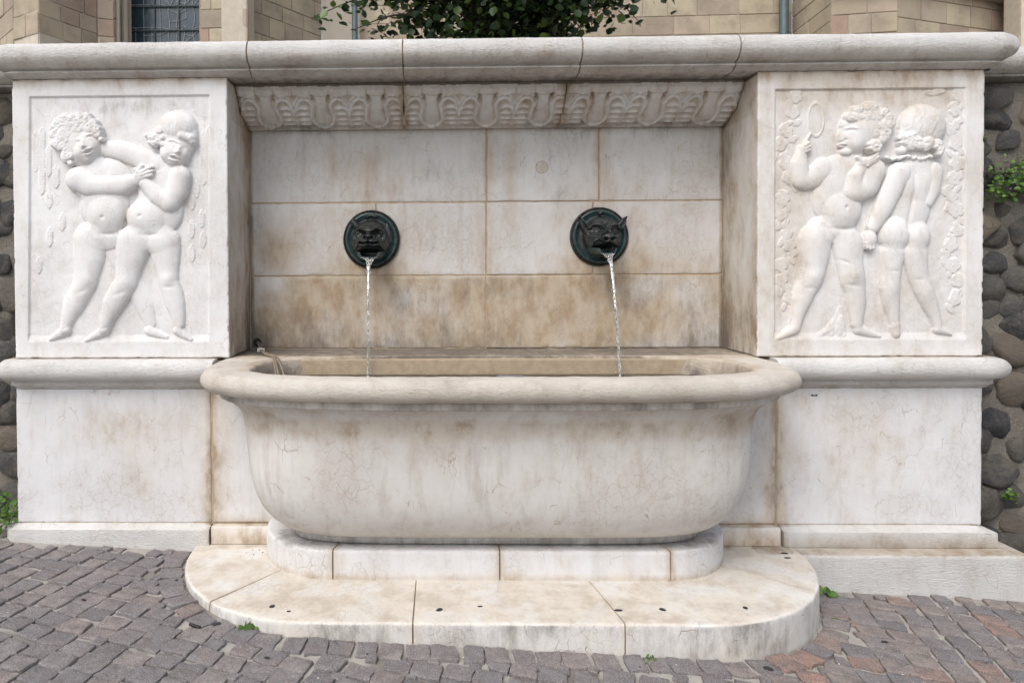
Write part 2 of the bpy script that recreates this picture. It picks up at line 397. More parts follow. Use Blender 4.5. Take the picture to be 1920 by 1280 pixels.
    s += bw*(.34*sstep(-1.15, -.63, Z)*dr+.10+.35*sstep(-1.25, -1.34, Z)); g += bw*.30*sstep(-1.1, -.62, Z)*np.clip(fbm(X*7, Y*7, Z*.7, 33, 3)*2.4, 0, 1)
    return s, g

# block with a gridded (carved or weathered) front face and rounded arrises
def hblock(name, x0, x1, z0, z1, yf, yb, mat, parent, hf=None, res=.035, bev=.005, chip=.003, seed=0, edge=.35, xs=None, zs=None, sides=(.012, .05, .12, .2, .3), lab=None, joint=(1, 1, 1, 1)):
    def axis(a, b):
        n = max(2, int(round((b-a)/res))); c = np.linspace(a+bev*2.4, b-bev*2.4, n+1)
        return np.concatenate([[a, a+bev], c, [b-bev, b]])
    xs = axis(x0, x1) if xs is None else xs; zs = axis(z0, z1) if zs is None else zs
    X, Z = np.meshgrid(xs, zs)
    Y = np.full_like(X, yf)
    if hf is not None: Y = Y-hf(X, Z)
    Y = Y-.0012*fbm(X*14, Z*14, yf*3, seed, 3)
    ring = np.zeros_like(X); ring[0] = ring[-1] = 1; ring[:, 0] = ring[:, -1] = 1
    r2 = np.zeros_like(X); r2[1] = r2[-2] = 1; r2[:, 1] = r2[:, -2] = 1
    ch = np.clip(fbm(X*25, Z*25, 3, seed+5, 3)-.12, 0, 1)*chip*9
    Y = Y+ring*(bev+ch)+r2*(1-ring)*(.15*bev+ch*.35)
    nr, nc = X.shape
    V = [np.stack([X, Y, Z], -1).reshape(-1, 3)]
    e = np.zeros((nr, nc)); 
    jl, jr, jb, jt = joint
    e[:, 0:2] = np.maximum(e[:, 0:2], jl); e[:, -2:] = np.maximum(e[:, -2:], jr); e[0:2] = np.maximum(e[0:2], jb); e[-2:] = np.maximum(e[-2:], jt)
    at = [(e*edge).ravel()]
    Fs = [gridfaces(nr, nc)]
    # perimeter loop
    idx = np.arange(nr*nc).reshape(nr, nc)
    per = np.concatenate([idx[0, :-1], idx[:-1, -1], idx[-1, :0:-1], idx[:0:-1, 0]])
    P0 = V[0][per]
    steps = [d for d in sides if yf+bev*1.5+d < yb-.02]+[None]
    prev = per; off = nr*nc
    for d in steps:
        P = P0.copy(); P[:, 1] = yb if d is None else yf+bev+d
        V.append(P); at.append(np.full(len(P), 0.))
        cur = np.arange(len(P))+off; off += len(P)
        Fs.append(np.stack([prev, cur, np.roll(cur, -1), np.roll(prev, -1)], -1)); prev = cur
    V = np.concatenate(V); Fs = np.concatenate(Fs)
    if lab is None:
        return mk(name, V, Fs, mat, parent, stain=stains, attrs={'stain': np.concatenate(at)}, sharp=50)
    # split the carved front between the slab and the pieces carved on it
    L = lab(X, Z); ngrid = (nr-1)*(nc-1)
    fl = np.zeros(len(Fs), int); fl[:ngrid] = L[:-1, :-1].ravel()
    A = np.concatenate(at)
    def sub(k, nm, par, **kw):
        sel = Fs[fl == k]
        if not len(sel): return None
        u, inv = np.unique(sel, return_inverse=True)
        return mk(nm, V[u], inv.reshape(sel.shape), mat, par, stain=stains, attrs={'stain': A[u]}, sharp=0, **kw)
    return sub, int(fl.max())

# sweep of a moulding profile (outward offset, z) along a plan path
def sweep(name, path, prof, mat, parent, res=.03, closed_prof=True, rough=.0012, seed=0, outward=-1):
    pts = [Vector((p[0], p[1])) for p in path]
    S = []; 
    for i in range(len(pts)-1):
        a, b = pts[i], pts[i+1]; n = max(1, int((b-a).length/res))
        d = (b-a).normalized(); nn = Vector((d.y, -d.x))      # outward = right-hand side of travel
        for k in range(n+(1 if i == len(pts)-2 else 0)):
            p = a+(b-a)*k/n; nrm = nn.copy()
            if k == 0 and i > 0:
                d0 = (pts[i]-pts[i-1]).normalized(); n0 = Vector((d0.y, -d0.x)); q = (n0+nn).normalized(); nrm = q/max(.3, q.dot(nn))
            S.append((p, nrm))
    # densify curved profile
    pr = np.array(prof, float); m_ = len(pr)
    V = np.zeros((len(S), m_, 3))
    for i, (p, nrm) in enumerate(S):
        V[i, :, 0] = p.x+nrm.x*pr[:, 0]; V[i, :, 1] = p.y+nrm.y*pr[:, 0]; V[i, :, 2] = pr[:, 1]
    # weathering, outward
    c = pr.mean(0); dirp = pr-c; dirp /= np.linalg.norm(dirp, axis=1)[:, None]+1e-9
    nz = rough*(fbm(V[..., 0]*28, V[..., 1]*28, V[..., 2]*28, seed, 4)*2+fbm(V[..., 0]*4, V[..., 1]*4, V[..., 2]*4, seed+3, 2)*2)
    V[..., 2] += nz*dirp[None, :, 1]
    NX = np.array([[q.x, q.y] for _, q in S])
    V[..., 0] += nz*dirp[None, :, 0]*NX[:, None, 0]; V[..., 1] += nz*dirp[None, :, 0]*NX[:, None, 1]
    # ends pulled in a little
    for e_, s_ in ((0, 1), (-1, -1)):
        V[e_] = V[e_]*1.0
    Fs = [list(f) for f in gridfaces(len(S), m_, 0, True)]
    Fs.append(list(range(m_-1, -1, -1))); Fs.append([(len(S)-1)*m_+k for k in range(m_)])
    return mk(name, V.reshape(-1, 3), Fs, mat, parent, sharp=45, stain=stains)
def arc(cx, cz, r, a0, a1, n, rx=None):
    rx = rx or r
    return [(cx+rx*cos(radians(a0+(a1-a0)*k/n)), cz+r*sin(radians(a0+(a1-a0)*k/n))) for k in range(n+1)]

#==STRUCT==
XC = .3325; NH = 1.487; XL, XR = -2.385, 3.057; NL, NR = -1.154, 1.817
GZ = lambda x: -1.627-.0478*x
# ------------------------------------------------------------------ ground
def pave():
    nx, ny = 60, 30
    xs = np.concatenate([[-60, -30, -12], np.linspace(-5, 6, nx), [12, 30, 60]]); ys = np.concatenate([[-60, -20, -8], np.linspace(-4, .5, ny)])
    X, Y = np.meshgrid(xs, ys); Z = GZ(np.clip(X, -8, 8))+.0005
    return tag(mk('pavement', np.stack([X, Y, Z], -1).reshape(-1, 3), gridfaces(*X.shape), M['sand'], sharp=0), kind='structure')
pavement = pave()
terr = box('terrace', -60, 60, .62, 60, .2, .95, M['terrace']); tag(terr, kind='structure')

# ------------------------------------------------------------------ fountain
fountain = empty('wall_fountain', (XC, 0, -1.6), 'large white marble wall fountain with carved children panels, two bronze masks and a rounded basin', 'fountain')
core = box('mortar_core', XL+.03, XR-.03, .4535, .62, -1.9, 1.09, M['mortar'], fountain)
core2 = box('mortar_core', XL+.02, XR-.02, .0035, .40, -1.9, -.50, M['mortar'], fountain)

# coping in five stones
TZ = 1.105
prof_top = [(-.62, 1.275), (-.30, 1.288), (-.02, 1.288)]+arc(.040, 1.218, .070, 92, -88, 16, .070)+[(.038, 1.143), (.030, 1.138), (.046, 1.136), (.047, 1.127), (.036, 1.122), (.020, 1.116), (.006, 1.106), (0, TZ), (-.15, TZ), (-.62, TZ)]
XJ = [-1.012, -.155, .824, 1.675]
g_ = .0045
corL = [(XL, .60), (XL, .03), (XL+.008, .008), (XL+.03, 0)]
corR = [(XR+.02, 0), (XR+.037, .008), (XR+.042, .03), (XR+.042, .60)]
sweep('coping_stone', corL+[(XJ[0]-g_, 0)], prof_top, M['marble_rough'], fountain, seed=1)
for i in range(3): sweep('coping_stone', [(XJ[i]+g_, 0), (XJ[i+1]-g_, 0)], prof_top, M['marble_rough'], fountain, seed=2+i)
sweep('coping_stone', [(XJ[3]+g_, 0)]+corR, prof_top, M['marble_rough'], fountain, seed=7)
jm = [(o-.013 if o > -.2 else o, z-(.012 if z > 1.2 else -.004)) for o, z in prof_top]
for i, x in enumerate(XJ): sweep('joint', [(x-.012, 0), (x+.012, 0)], jm, M['mortar'], fountain, seed=30+i)

# string course (ledge) left and right of the basin
LZ = -.483
prof_led = [(-.35, LZ-.002), (.0, LZ-.002), (.03, LZ-.002)]+arc(.045, LZ-.062, .058, 90, -84, 12, .062)+[(.036, LZ-.125), (.034, LZ-.150), (.020, LZ-.158), (.006, LZ-.172), (-.35, LZ-.172)]
sweep('ledge_moulding', [(XL, .40), (XL, .03), (XL+.01, .01), (XL+.03, 0), (-1.225, 0)], prof_led, M['marble_rough'], fountain, seed=11)
sweep('ledge_moulding', [(1.890, 0), (XR-.005, 0), (XR+.018, .01), (XR+.026, .03), (XR+.026, .40)], prof_led, M['marble_rough'], fountain, seed=12)

# dado slabs
D0, D1 = -.657, -1.424
for i, (a, b) in enumerate(((XL, -1.262), (-1.252, 1.917), (1.927, XR))):
    hblock('dado_slab', a, b, D1+(.004 if i == 1 else 0), D0 if i != 1 else -.62, -.0 if i != 1 else -.006, .40, M['marble'], fountain, seed=20+i, edge=.5, bev=.004, res=.03, joint=(i > 0, i < 2, i == 1, 0))
# base course
prof_b = [(-.3, D1), (.0, D1-.002), (.022, D1-.010), (.042, D1-.018), (.058, D1-.020), (.060, D1-.026), (.060, -1.526), (-.3, -1.526)]
prof_bl = prof_b[:6]+[(.061, -1.49), (.063, -1.57), (.063, -1.75), (-.3, -1.75)]
prof_bc = [(-.3, D1-.003), (.028, D1-.003), (.040, D1-.006), (.046, D1-.012), (.048, -1.526), (-.3, -1.526)]
prof_br = [(o*1.1, z) for o, z in prof_b]
sweep('base_course_block', [(XL-.0, .40), (XL-.0, .02), (XL+.02, 0), (-1.262, 0)], prof_bl, M['marble_rough'], fountain, seed=21)
sweep('base_course_block', [(-1.252, 0), (1.925, 0)], prof_bc, M['marble'], fountain, seed=22)
sweep('base_course_block', [(1.935, 0), (XR-.03, 0), (XR-.03, .40)], prof_br, M['marble_rough'], fountain, seed=23)
hblock('footing_block', 1.62, XR+.125, -1.98, -1.5295, -.16, .34, M['marble_rough'], fountain, seed=24, bev=.009, edge=.1)

# niche back wall
W0, W1, W2, W3 = -.483, -.022, .438, .91
rows = [(W0, W1, [-1.152, .338, 1.816]), (W1, W2, [-1.152, -.350, .342, 1.010, 1.816]), (W2, W3, [-1.152, .345, 1.046, 1.816])]
sd_ = 40
plugc = (.691, .651)
for z0, z1, js in rows:
    for a, b in zip(js[:-1], js[1:]):
        sd_ += 1
        off = (.0015*((sd_*7) % 3-1))
        hblock('stone_block', a+.0019, b-.0019, z0+.0019, z1-.0019, .45+off, .60, M['marble_wall'], fountain, seed=sd_, edge=.5, bev=.003, res=.022, chip=.004)
# round stone plug
def disc(name, c, r, y0, y1, mat, parent, n=32, **kw):
    V = []; 
    for rr, y in ((r, y1), (r, y0+.002), (r-.002, y0), (r*.5, y0)): V += [(c[0]+rr*cos(2*pi*k/n), y, c[1]+rr*sin(2*pi*k/n)) for k in range(n)]
    V.append((c[0], y0, c[1])); Fs = [list(f) for f in gridfaces(4, n, 0, True)]+[[3*n+k, 3*n+(k+1) % n, 4*n] for k in range(n)]
    return mk(name, V, Fs, mat, parent, **kw)
disc('stone_plug', plugc, .037, .4475, .46, M['marble_wall'], fountain, attrs={'stain': .45})
tor = []
for k in range(40):
    for q in range(6):
        a, b = 2*pi*k/40, 2*pi*q/6; tor.append((plugc[0]+(.0385+.0016*cos(b))*cos(a), .4485+.0016*sin(b), plugc[1]+(.0385+.0016*cos(b))*sin(a)))
mk('plug_joint', tor, [[k*6+q, k*6+(q+1) % 6, ((k+1) % 40)*6+(q+1) % 6, ((k+1) % 40)*6+q] for k in range(40) for q in range(6)], M['mortar'], fountain)

# ------------------------------------------------------------------ relief engine (u, v in carver's units of about 1.3 mm)
def cap(u, v, pts, H, z0=0., e=.55):
    """chain of tapered limbs; pts = (u, v, radius)"""
    out = np.full(u.shape, -1e3); rm = max(p[2] for p in pts)
    for (x0, y0, r0), (x1, y1, r1) in zip(pts[:-1], pts[1:]):
        dx, dy = x1-x0, y1-y0; L = dx*dx+dy*dy+1e-6
        t = np.clip(((u-x0)*dx+(v-y0)*dy)/L, 0, 1); r = r0+(r1-r0)*t
        d = np.hypot(u-x0-t*dx, v-y0-t*dy)/r
        h = np.where(d < 1, z0+H*np.clip(1-d**2.1, 0, 1)**e*(.45+.55*r/rm), -1e3)
        out = np.maximum(out, h)
    return out
def ell(u, v, cx, cy, rx, ry, H, z0=0., rot=0., e=.55):
    a = radians(rot); du, dv = u-cx, v-cy
    p = (du*cos(a)+dv*sin(a))/rx; q = (-du*sin(a)+dv*cos(a))/ry
    d = np.hypot(p, q)
    return np.where(d < 1, z0+H*np.clip(1-d**2.2, 0, 1)**e, -1e3)
def smax(a, b, k):
    a_ = np.maximum(a, -60); b_ = np.maximum(b, -60)
    h = np.clip(.5+.5*(a_-b_)/k, 0, 1)
    r = b_*(1-h)+a_*h+k*h*(1-h)
    return np.where((a < -500) & (b < -500), -1e3, np.where((a < -500), b, np.where(b < -500, a, r)))
def blend(L, k):
    r = L[0]
    for x in L[1:]: r = smax(r, x, k)
    return r
def stroke(u, v, pts, w_, d):
    o = np.zeros_like(u)
    for (x0, y0), (x1, y1) in zip(pts[:-1], pts[1:]):
        dx, dy = x1-x0, y1-y0; L = dx*dx+dy*dy+1e-6
        t = np.clip(((u-x0)*dx+(v-y0)*dy)/L, 0, 1)
        o = np.maximum(o, np.exp(-((u-x0-t*dx)**2+(v-y0-t*dy)**2)/w_**2))
    return o*d
def gs(u, v, cx, cy, rx, ry, d, rot=0):
    a = radians(rot); du, dv = u-cx, v-cy
    return d*np.exp(-((du*cos(a)+dv*sin(a))/rx)**2-((-du*sin(a)+dv*cos(a))/ry)**2)
def curls(u, v, pts, H, z0):
    out = np.full(u.shape, -1e3)
    for (x, y, r) in pts:
        a = np.arctan2(v-y, u-x); d = np.hypot(u-x, v-y)
        h = np.where(d < r, z0+H*np.clip(1-(d/r)**2, 0, 1)**.5+2.4*np.sin(a+d/r*5+x)*np.clip(1-(d/r)**2, 0, 1), -1e3)
        out = np.maximum(out, h)
    return out

def childA1(u, v):
    legs = [cap(u, v, [(392, 735, 76), (388, 815, 69), (378, 885, 56), (371, 928, 52), (347, 975, 49), (324, 1020, 48), (302, 1068, 36), (289, 1112, 26), (286, 1132, 25)], 42, 2),
            cap(u, v, [(288, 1138, 25), (258, 1157, 20), (224, 1177, 11)], 26, 4),
            cap(u, v, [(500, 770, 56), (548, 870, 46), (585, 945, 42), (628, 1030, 42), (655, 1110, 25)], 16, 0),
            cap(u, v, [(652, 1142, 22), (690, 1156, 18), (726, 1170, 11)], 18, 2)]
    A = blend(legs, 20)
    knee = gs(u, v, 385, 920, 34, 28, 7)-gs(u, v, 362, 966, 26, 9, 3.5, -25)-gs(u, v, 290, 1128, 22, 5, 3, -15)
    torso = blend([ell(u, v, 445, 480, 135, 105, 36, 4), ell(u, v, 455, 590, 108, 110, 40, 4), ell(u, v, 468, 630, 84, 86, 50, 6), ell(u, v, 446, 725, 104, 62, 34, 2)], 26)
    torso = torso+np.where(torso > -500, -gs(u, v, 470, 714, 60, 9, 5)-stroke(u, v, [(378, 700), (412, 738), (445, 768)], 10, 3.5)-gs(u, v, 460, 640, 7, 7, 8)+gs(u, v, 400, 460, 30, 22, 4)+gs(u, v, 500, 460, 26, 20, 4), 0)
    r = smax(A, torso, 26)
    r = r+np.where(r > -500, knee, 0)
    neck = cap(u, v, [(405, 385, 44), (430, 440, 60)], 34, 4)
    r = smax(r, neck, 14)
    arm = cap(u, v, [(345, 470, 52), (395, 500, 47), (470, 503, 43), (540, 500, 42), (598, 478, 30)], 36, 30)
    sh = ell(u, v, 335, 475, 44, 52, 40, 22)
    arm = smax(arm, sh, 16)
    hand = blend([ell(u, v, 620, 462, 30, 30, 18, 42), cap(u, v, [(622, 450, 11), (655, 430, 9), (672, 424, 7)], 12, 52), cap(u, v, [(625, 460, 11), (660, 446, 9), (676, 441, 7)], 12, 52), cap(u, v, [(625, 470, 11), (658, 462, 9), (672, 458, 7)], 12, 50), cap(u, v, [(612, 445, 11), (628, 420, 8)], 12, 50)], 3)
    head = ell(u, v, 342, 302, 106, 116, 56, 4, 10)
    face = ell(u, v, 384, 332, 66, 84, 70, 4, 14)
    face = face+np.where(face > -500,
        gs(u, v, 352, 366, 26, 24, 9)+gs(u, v, 424, 336, 20, 26, 9)+gs(u, v, 396, 398, 20, 14, 9)+gs(u, v, 372, 270, 44, 18, 5)
        -gs(u, v, 347, 322, 19, 11, 10, -24)-gs(u, v, 408, 296, 16, 10, 9, -20)+gs(u, v, 347, 325, 11, 7, 9, -24)+gs(u, v, 408, 299, 10, 6.5, 9, -20)
        +stroke(u, v, [(328, 312), (350, 303), (368, 304)], 5, 6)+stroke(u, v, [(396, 284), (412, 280), (424, 284)], 5, 6)
        +gs(u, v, 382, 322, 9, 16, 12, -16)+gs(u, v, 386, 334, 12, 8, 11, -15)
        -gs(u, v, 402, 357, 17, 6, 20, -22)+stroke(u, v, [(386, 358), (398, 348), (416, 343)], 4, 8)+stroke(u, v, [(390, 368), (405, 368), (418, 356)], 5, 8), 0)
    rnd = random.Random(3)
    hp = []
    for k in range(110):
        a = rnd.uniform(-3.6, .10); rr = rnd.uniform(.30, 1.0)
        x, y = 338+rr*100*cos(a), 290+rr*100*sin(a)
        if ((x-394)/66)**2+((y-345)/84)**2 > 1.0: hp.append((x, y, rnd.uniform(15, 26)))
    for k in range(26):
        t = rnd.random(); hp.append((262+t*62+rnd.uniform(-16, 14), 310+t*92+rnd.uniform(-10, 10), rnd.uniform(12, 20)))
    hp += [(440, 285, 13), (452, 302, 12), (428, 262, 17), (408, 246, 17), (385, 232, 20), (352, 226, 22), (318, 232, 24), (300, 262, 22), (290, 292, 20)]
    hair = curls(u, v, hp, 14, 46)
    hd = np.maximum(smax(head, face, 5), hair)
    fig = np.maximum(r, hd); arm2 = np.maximum(arm, hand)
    return np.maximum(fig, arm2)
def childA2(u, v):
    A = blend([cap(u, v, [(586, 750, 78), (573, 805, 69), (562, 865, 56), (552, 925, 52), (522, 975, 50), (496, 1020, 48), (474, 1075, 34), (463, 1110, 27), (458, 1132, 25)], 50, 8),
               cap(u, v, [(455, 1142, 24), (415, 1163, 18), (380, 1182, 11)], 26, 4),
               cap(u, v, [(716, 765, 72), (724, 830, 60), (729, 885, 48), (734, 928, 44), (752, 975, 45), (763, 1020, 43), (775, 1070, 32), (781, 1112, 25)], 38, 3),
               cap(u, v, [(778, 1140, 23), (806, 1162, 18), (834, 1180, 11)], 24, 3)], 16)
    A = A+np.where(A > -500, gs(u, v, 552, 928, 34, 28, 7)-gs(u, v, 530, 974, 28, 9, 3.5, -20)+gs(u, v, 738, 912, 30, 24, 8)-gs(u, v, 742, 948, 24, 8, 3.5)-gs(u, v, 468, 1126, 22, 5, 3, -15), 0)
    T = blend([ell(u, v, 705, 500, 112, 100, 34, 5), ell(u, v, 690, 610, 108, 115, 38, 5), ell(u, v, 640, 640, 88, 84, 54, 8), ell(u, v, 672, 735, 112, 64, 36, 6)], 26)
    T = T+np.where(T > -500, -gs(u, v, 650, 720, 60, 9, 5)-stroke(u, v, [(566, 700), (604, 738), (640, 768)], 10, 3.5)-gs(u, v, 622, 636, 7, 7, 9), 0)
    r = smax(A, T, 26)
    r = np.maximum(r, cap(u, v, [(448, 338, 34), (520, 345, 42), (600, 375, 45), (680, 410, 52)], 28, 8))
    r = smax(r, cap(u, v, [(740, 400, 46), (740, 440, 60)], 32, 4), 12)
    arm = blend([cap(u, v, [(785, 462, 48), (772, 530, 47), (742, 580, 46)], 40, 24), cap(u, v, [(738, 578, 46), (690, 550, 42), (640, 492, 30)], 42, 26)], 8)
    hand = blend([ell(u, v, 632, 470, 27, 34, 22, 36), cap(u, v, [(620, 450, 11), (598, 432, 9)], 12, 46), cap(u, v, [(630, 445, 11), (618, 420, 9)], 12, 46), cap(u, v, [(642, 448, 11), (650, 424, 9)], 12, 44)], 3)
    head = ell(u, v, 772, 282, 90, 108, 54, 6, -6)
    face = ell(u, v, 764, 352, 68, 76, 66, 5, -20)
    face = face+np.where(face > -500,
        gs(u, v, 728, 372, 28, 26, 10)+gs(u, v, 818, 372, 14, 18, 7)+gs(u, v, 762, 410, 22, 13, 9)
        -gs(u, v, 768, 326, 21, 11, 10, 22)-gs(u, v, 822, 346, 14, 9, 9, 20)+gs(u, v, 768, 330, 12, 7, 9, 22)+gs(u, v, 821, 349, 8, 6, 8, 20)
        +stroke(u, v, [(745, 308), (770, 310), (792, 322)], 5, 7)+gs(u, v, 794, 348, 9, 17, 12, 12)+gs(u, v, 788, 362, 13, 8, 12, 15)
        -gs(u, v, 772, 386, 18, 5, 17, 24)+stroke(u, v, [(756, 378), (774, 378), (790, 388)], 4, 8)+stroke(u, v, [(752, 392), (768, 398), (782, 400)], 5, 8), 0)
    hair = ell(u, v, 772, 248, 86, 74, 68, 4, 8)
    hair = smax(hair, cap(u, v, [(800, 288, 30), (832, 300, 26), (842, 316, 18)], 60, 12), 8)
    th = np.arctan2(v-120, u-800); hair = hair+np.where(hair > -500, .9*np.sin(th*70+fbm(u/50, v/50, 0, 4)*9)+2.5*fbm(u/26, v/60, 0, 7), 0)
    cl = curls(u, v, [(702, 268, 22), (688, 292, 22), (668, 300, 16), (700, 312, 19), (680, 322, 15), (715, 296, 17), (650, 288, 12), (720, 325, 14), (664, 316, 13)], 16, 48)
    fig = np.maximum(r, np.maximum(np.maximum(smax(head, face, 5), hair), cl))
    return np.maximum(fig, np.maximum(arm, hand))
def childB1(u, v):
    A = blend([cap(u, v, [(290, 765, 70), (287, 830, 62), (280, 885, 55), (270, 928, 53), (248, 975, 46), (232, 1020, 42), (218, 1065, 33), (211, 1105, 25), (206, 1130, 24)], 42, 3),
               cap(u, v, [(202, 1140, 24), (165, 1160, 18), (134, 1178, 10)], 24, 4),
               cap(u, v, [(425, 785, 68), (430, 850, 57), (438, 900, 55), (444, 932, 54), (454, 980, 44), (459, 1025, 42), (460, 1075, 33), (460, 1115, 27)], 42, 3),
               cap(u, v, [(468, 1140, 24), (515, 1158, 17), (554, 1170, 9)], 24, 3)], 14)
    A = A+np.where(A > -500, gs(u, v, 275, 920, 34, 28, 7)-gs(u, v, 258, 966, 26, 9, 3.5)+gs(u, v, 440, 915, 32, 26, 8)-gs(u, v, 438, 956, 24, 8, 3.5, 10)-gs(u, v, 405, 858, 24, 7, 4, 25), 0)
    T = blend([ell(u, v, 410, 500, 118, 96, 34, 3), ell(u, v, 378, 600, 104, 110, 36, 3), ell(u, v, 395, 645, 84, 80, 52, 5), ell(u, v, 355, 722, 104, 64, 36, 3)], 26)
    T = T+np.where(T > -500, -gs(u, v, 390, 722, 56, 9, 5, 4)-stroke(u, v, [(316, 712), (340, 742), (358, 768)], 10, 5)-gs(u, v, 402, 632, 6, 7, 9), 0)
    r = smax(A, T, 26)
    r = smax(r, cap(u, v, [(445, 400, 42), (430, 440, 62)], 30, 4), 12)
    armL = blend([cap(u, v, [(322, 470, 50), (285, 505, 46), (245, 518, 42)], 30, 4), cap(u, v, [(228, 515, 40), (222, 450, 36), (232, 400, 22)], 30, 6)], 7)
    handL = blend([ell(u, v, 238, 385, 22, 22, 24, 8), cap(u, v, [(240, 372, 9), (256, 360, 7)], 10, 26), cap(u, v, [(244, 384, 9), (260, 376, 7)], 10, 26), cap(u, v, [(244, 396, 9), (259, 390, 7)], 10, 24)], 3)
    d = np.hypot((u-292)/32., (v-262)/68.); mir = np.where(np.abs(d-1) < .14, 6.5*np.clip(1-((d-1)/.14)**2, 0, 1)**.5, -1e3)
    mir = np.maximum(mir, np.where(d < .84, 3.5, -1e3))
    mir = np.maximum(mir, cap(u, v, [(268, 322, 6), (246, 360, 7), (248, 430, 6)], 10, 2))
    armR = blend([cap(u, v, [(522, 478, 50), (495, 545, 48), (440, 572, 46)], 36, 24), cap(u, v, [(432, 570, 44), (440, 510, 38), (470, 462, 26)], 36, 26)], 8)
    handR = blend([ell(u, v, 478, 446, 32, 22, 18, 42, -25), cap(u, v, [(490, 440, 9), (528, 410, 7)], 10, 54), cap(u, v, [(490, 450, 9), (530, 424, 7)], 10, 54), cap(u, v, [(486, 460, 9), (520, 440, 7)], 10, 52), cap(u, v, [(460, 440, 10), (450, 425, 8)], 12, 46)], 2.5)
    head = ell(u, v, 490, 302, 98, 90, 54, 4)
    face = ell(u, v, 440, 342, 60, 80, 52, 5)
    face = np.maximum(face, cap(u, v, [(406, 330, 12), (392, 350, 10)], 24, 16)); face = smax(face, ell(u, v, 398, 372, 20, 14, 28, 14), 6); face = smax(face, ell(u, v, 408, 402, 26, 20, 32, 14), 8); face = smax(face, ell(u, v, 412, 290, 24, 30, 28, 14), 8)
    face = face+np.where(face > -500, gs(u, v, 440, 375, 28, 26, 8)-gs(u, v, 420, 318, 20, 10, 8, 4)+gs(u, v, 421, 322, 12, 7, 8)+stroke(u, v, [(400, 306), (420, 302), (442, 306)], 5, 6)-stroke(u, v, [(382, 373), (402, 378)], 3.5, 12)-stroke(u, v, [(384, 391), (396, 392)], 4, 8)-gs(u, v, 400, 352, 7, 5, 8), 0)
    rnd = random.Random(8); hp = []
    for k in range(70):
        a = rnd.uniform(-2.9, 1.0); q = rnd.uniform(.35, .97); x, y = 496+q*92*cos(a), 296+q*84*sin(a)
        if x > 472 or y < 268: hp.append((x, y, rnd.uniform(16, 27)))
    hair = curls(u, v, hp, 13, 44)
    fl = np.full(u.shape, -1e3)
    for k in range(7):
        a = k*2*pi/7; fl = np.maximum(fl, ell(u, v, 515+17*cos(a), 382+17*sin(a), 13, 13, 12, 58))
    fl = np.maximum(fl, ell(u, v, 515, 382, 10, 10, 12, 62))
    fig = np.maximum(np.maximum(r, smax(head, face, 5)), hair)
    for q in (armL, handL, mir, fl, armR, handR): fig = np.maximum(fig, q)
    return fig
def childB2(u, v):
    A = blend([cap(u, v, [(606, 820, 58), (602, 870, 49), (600, 915, 45), (597, 965, 45), (604, 1030, 37), (612, 1080, 27), (618, 1115, 22)], 36, 3), cap(u, v, [(619, 1130, 24), (623, 1160, 20)], 26, 3),
               cap(u, v, [(700, 820, 56), (708, 875, 48), (716, 920, 44), (736, 970, 43), (762, 1030, 37), (782, 1080, 26), (794, 1118, 22)], 36, 2), cap(u, v, [(798, 1140, 23), (826, 1152, 16), (848, 1162, 9)], 24, 2)], 14)
    A = A+np.where(A > -500, -gs(u, v, 612, 896, 22, 8, 3)-gs(u, v, 712, 932, 22, 8, 3)+gs(u, v, 600, 975, 24, 36, 6)+gs(u, v, 745, 990, 26, 36, 6), 0)
    T = blend([ell(u, v, 705, 510, 100, 100, 34, 3), ell(u, v, 678, 620, 88, 130, 32, 3)], 28)
    B = blend([ell(u, v, 612, 742, 72, 74, 48, 4), ell(u, v, 708, 752, 58, 66, 42, 3)], 7)
    T = smax(T, B, 14)
    T = T+np.where(T > -500, -stroke(u, v, [(688, 470), (690, 560), (672, 650), (662, 720)], 9, 6)+gs(u, v, 650, 520, 22, 40, 5)+gs(u, v, 735, 520, 22, 40, 5)-gs(u, v, 690, 600, 22, 30, 4), 0)
    r = smax(A, T, 18)
    r = smax(r, cap(u, v, [(720, 400, 50), (710, 450, 66)], 30, 4), 12)
    r = np.maximum(r, cap(u, v, [(778, 480, 38), (768, 560, 36), (750, 610, 26)], 26, 10))
    arm = cap(u, v, [(628, 492, 50), (598, 560, 46), (560, 640, 40), (522, 715, 28)], 34, 20)
    hand = blend([ell(u, v, 510, 762, 27, 38, 26, 22), cap(u, v, [(492, 780, 8), (494, 800, 7)], 10, 32), cap(u, v, [(505, 784, 8), (506, 806, 7)], 10, 32), cap(u, v, [(518, 782, 8), (520, 802, 7)], 10, 32)], 3)
    head = ell(u, v, 728, 296, 100, 92, 54, 4)
    face = ell(u, v, 668, 345, 46, 66, 44, 5); face = np.maximum(face, cap(u, v, [(642, 330, 12), (628, 346, 11)], 26, 14)); face = smax(face, ell(u, v, 636, 368, 16, 12, 24, 12), 6); face = smax(face, ell(u, v, 644, 396, 22, 18, 28, 12), 8)
    face = face+np.where(face > -500, -gs(u, v, 654, 318, 14, 6, 10)-stroke(u, v, [(622, 370), (640, 374)], 3.5, 10), 0)
    hd = head+np.where(head > -500, .9*np.sin(u/5.5+v/16+fbm(u/40, v/40, 0, 6)*8)+3*fbm(u/28, v/50, 0, 8), 0)
    rnd = random.Random(12); hp = []
    for k in range(46):
        t = rnd.random(); hp.append((655+t*135, 352+t*42+rnd.uniform(-22, 26), rnd.uniform(12, 20)))
    cl = curls(u, v, hp, 15, 46)
    # wreath band with little leaves on the nape
    for k in range(9): cl = np.maximum(cl, ell(u, v, 575+k*22, 428+6*sin(k*1.3), 14, 9, 12, 34, 20*(-1)**k))
    for q in (smax(hd, face, 5), cl, arm, hand): r = np.maximum(r, q)
    return r
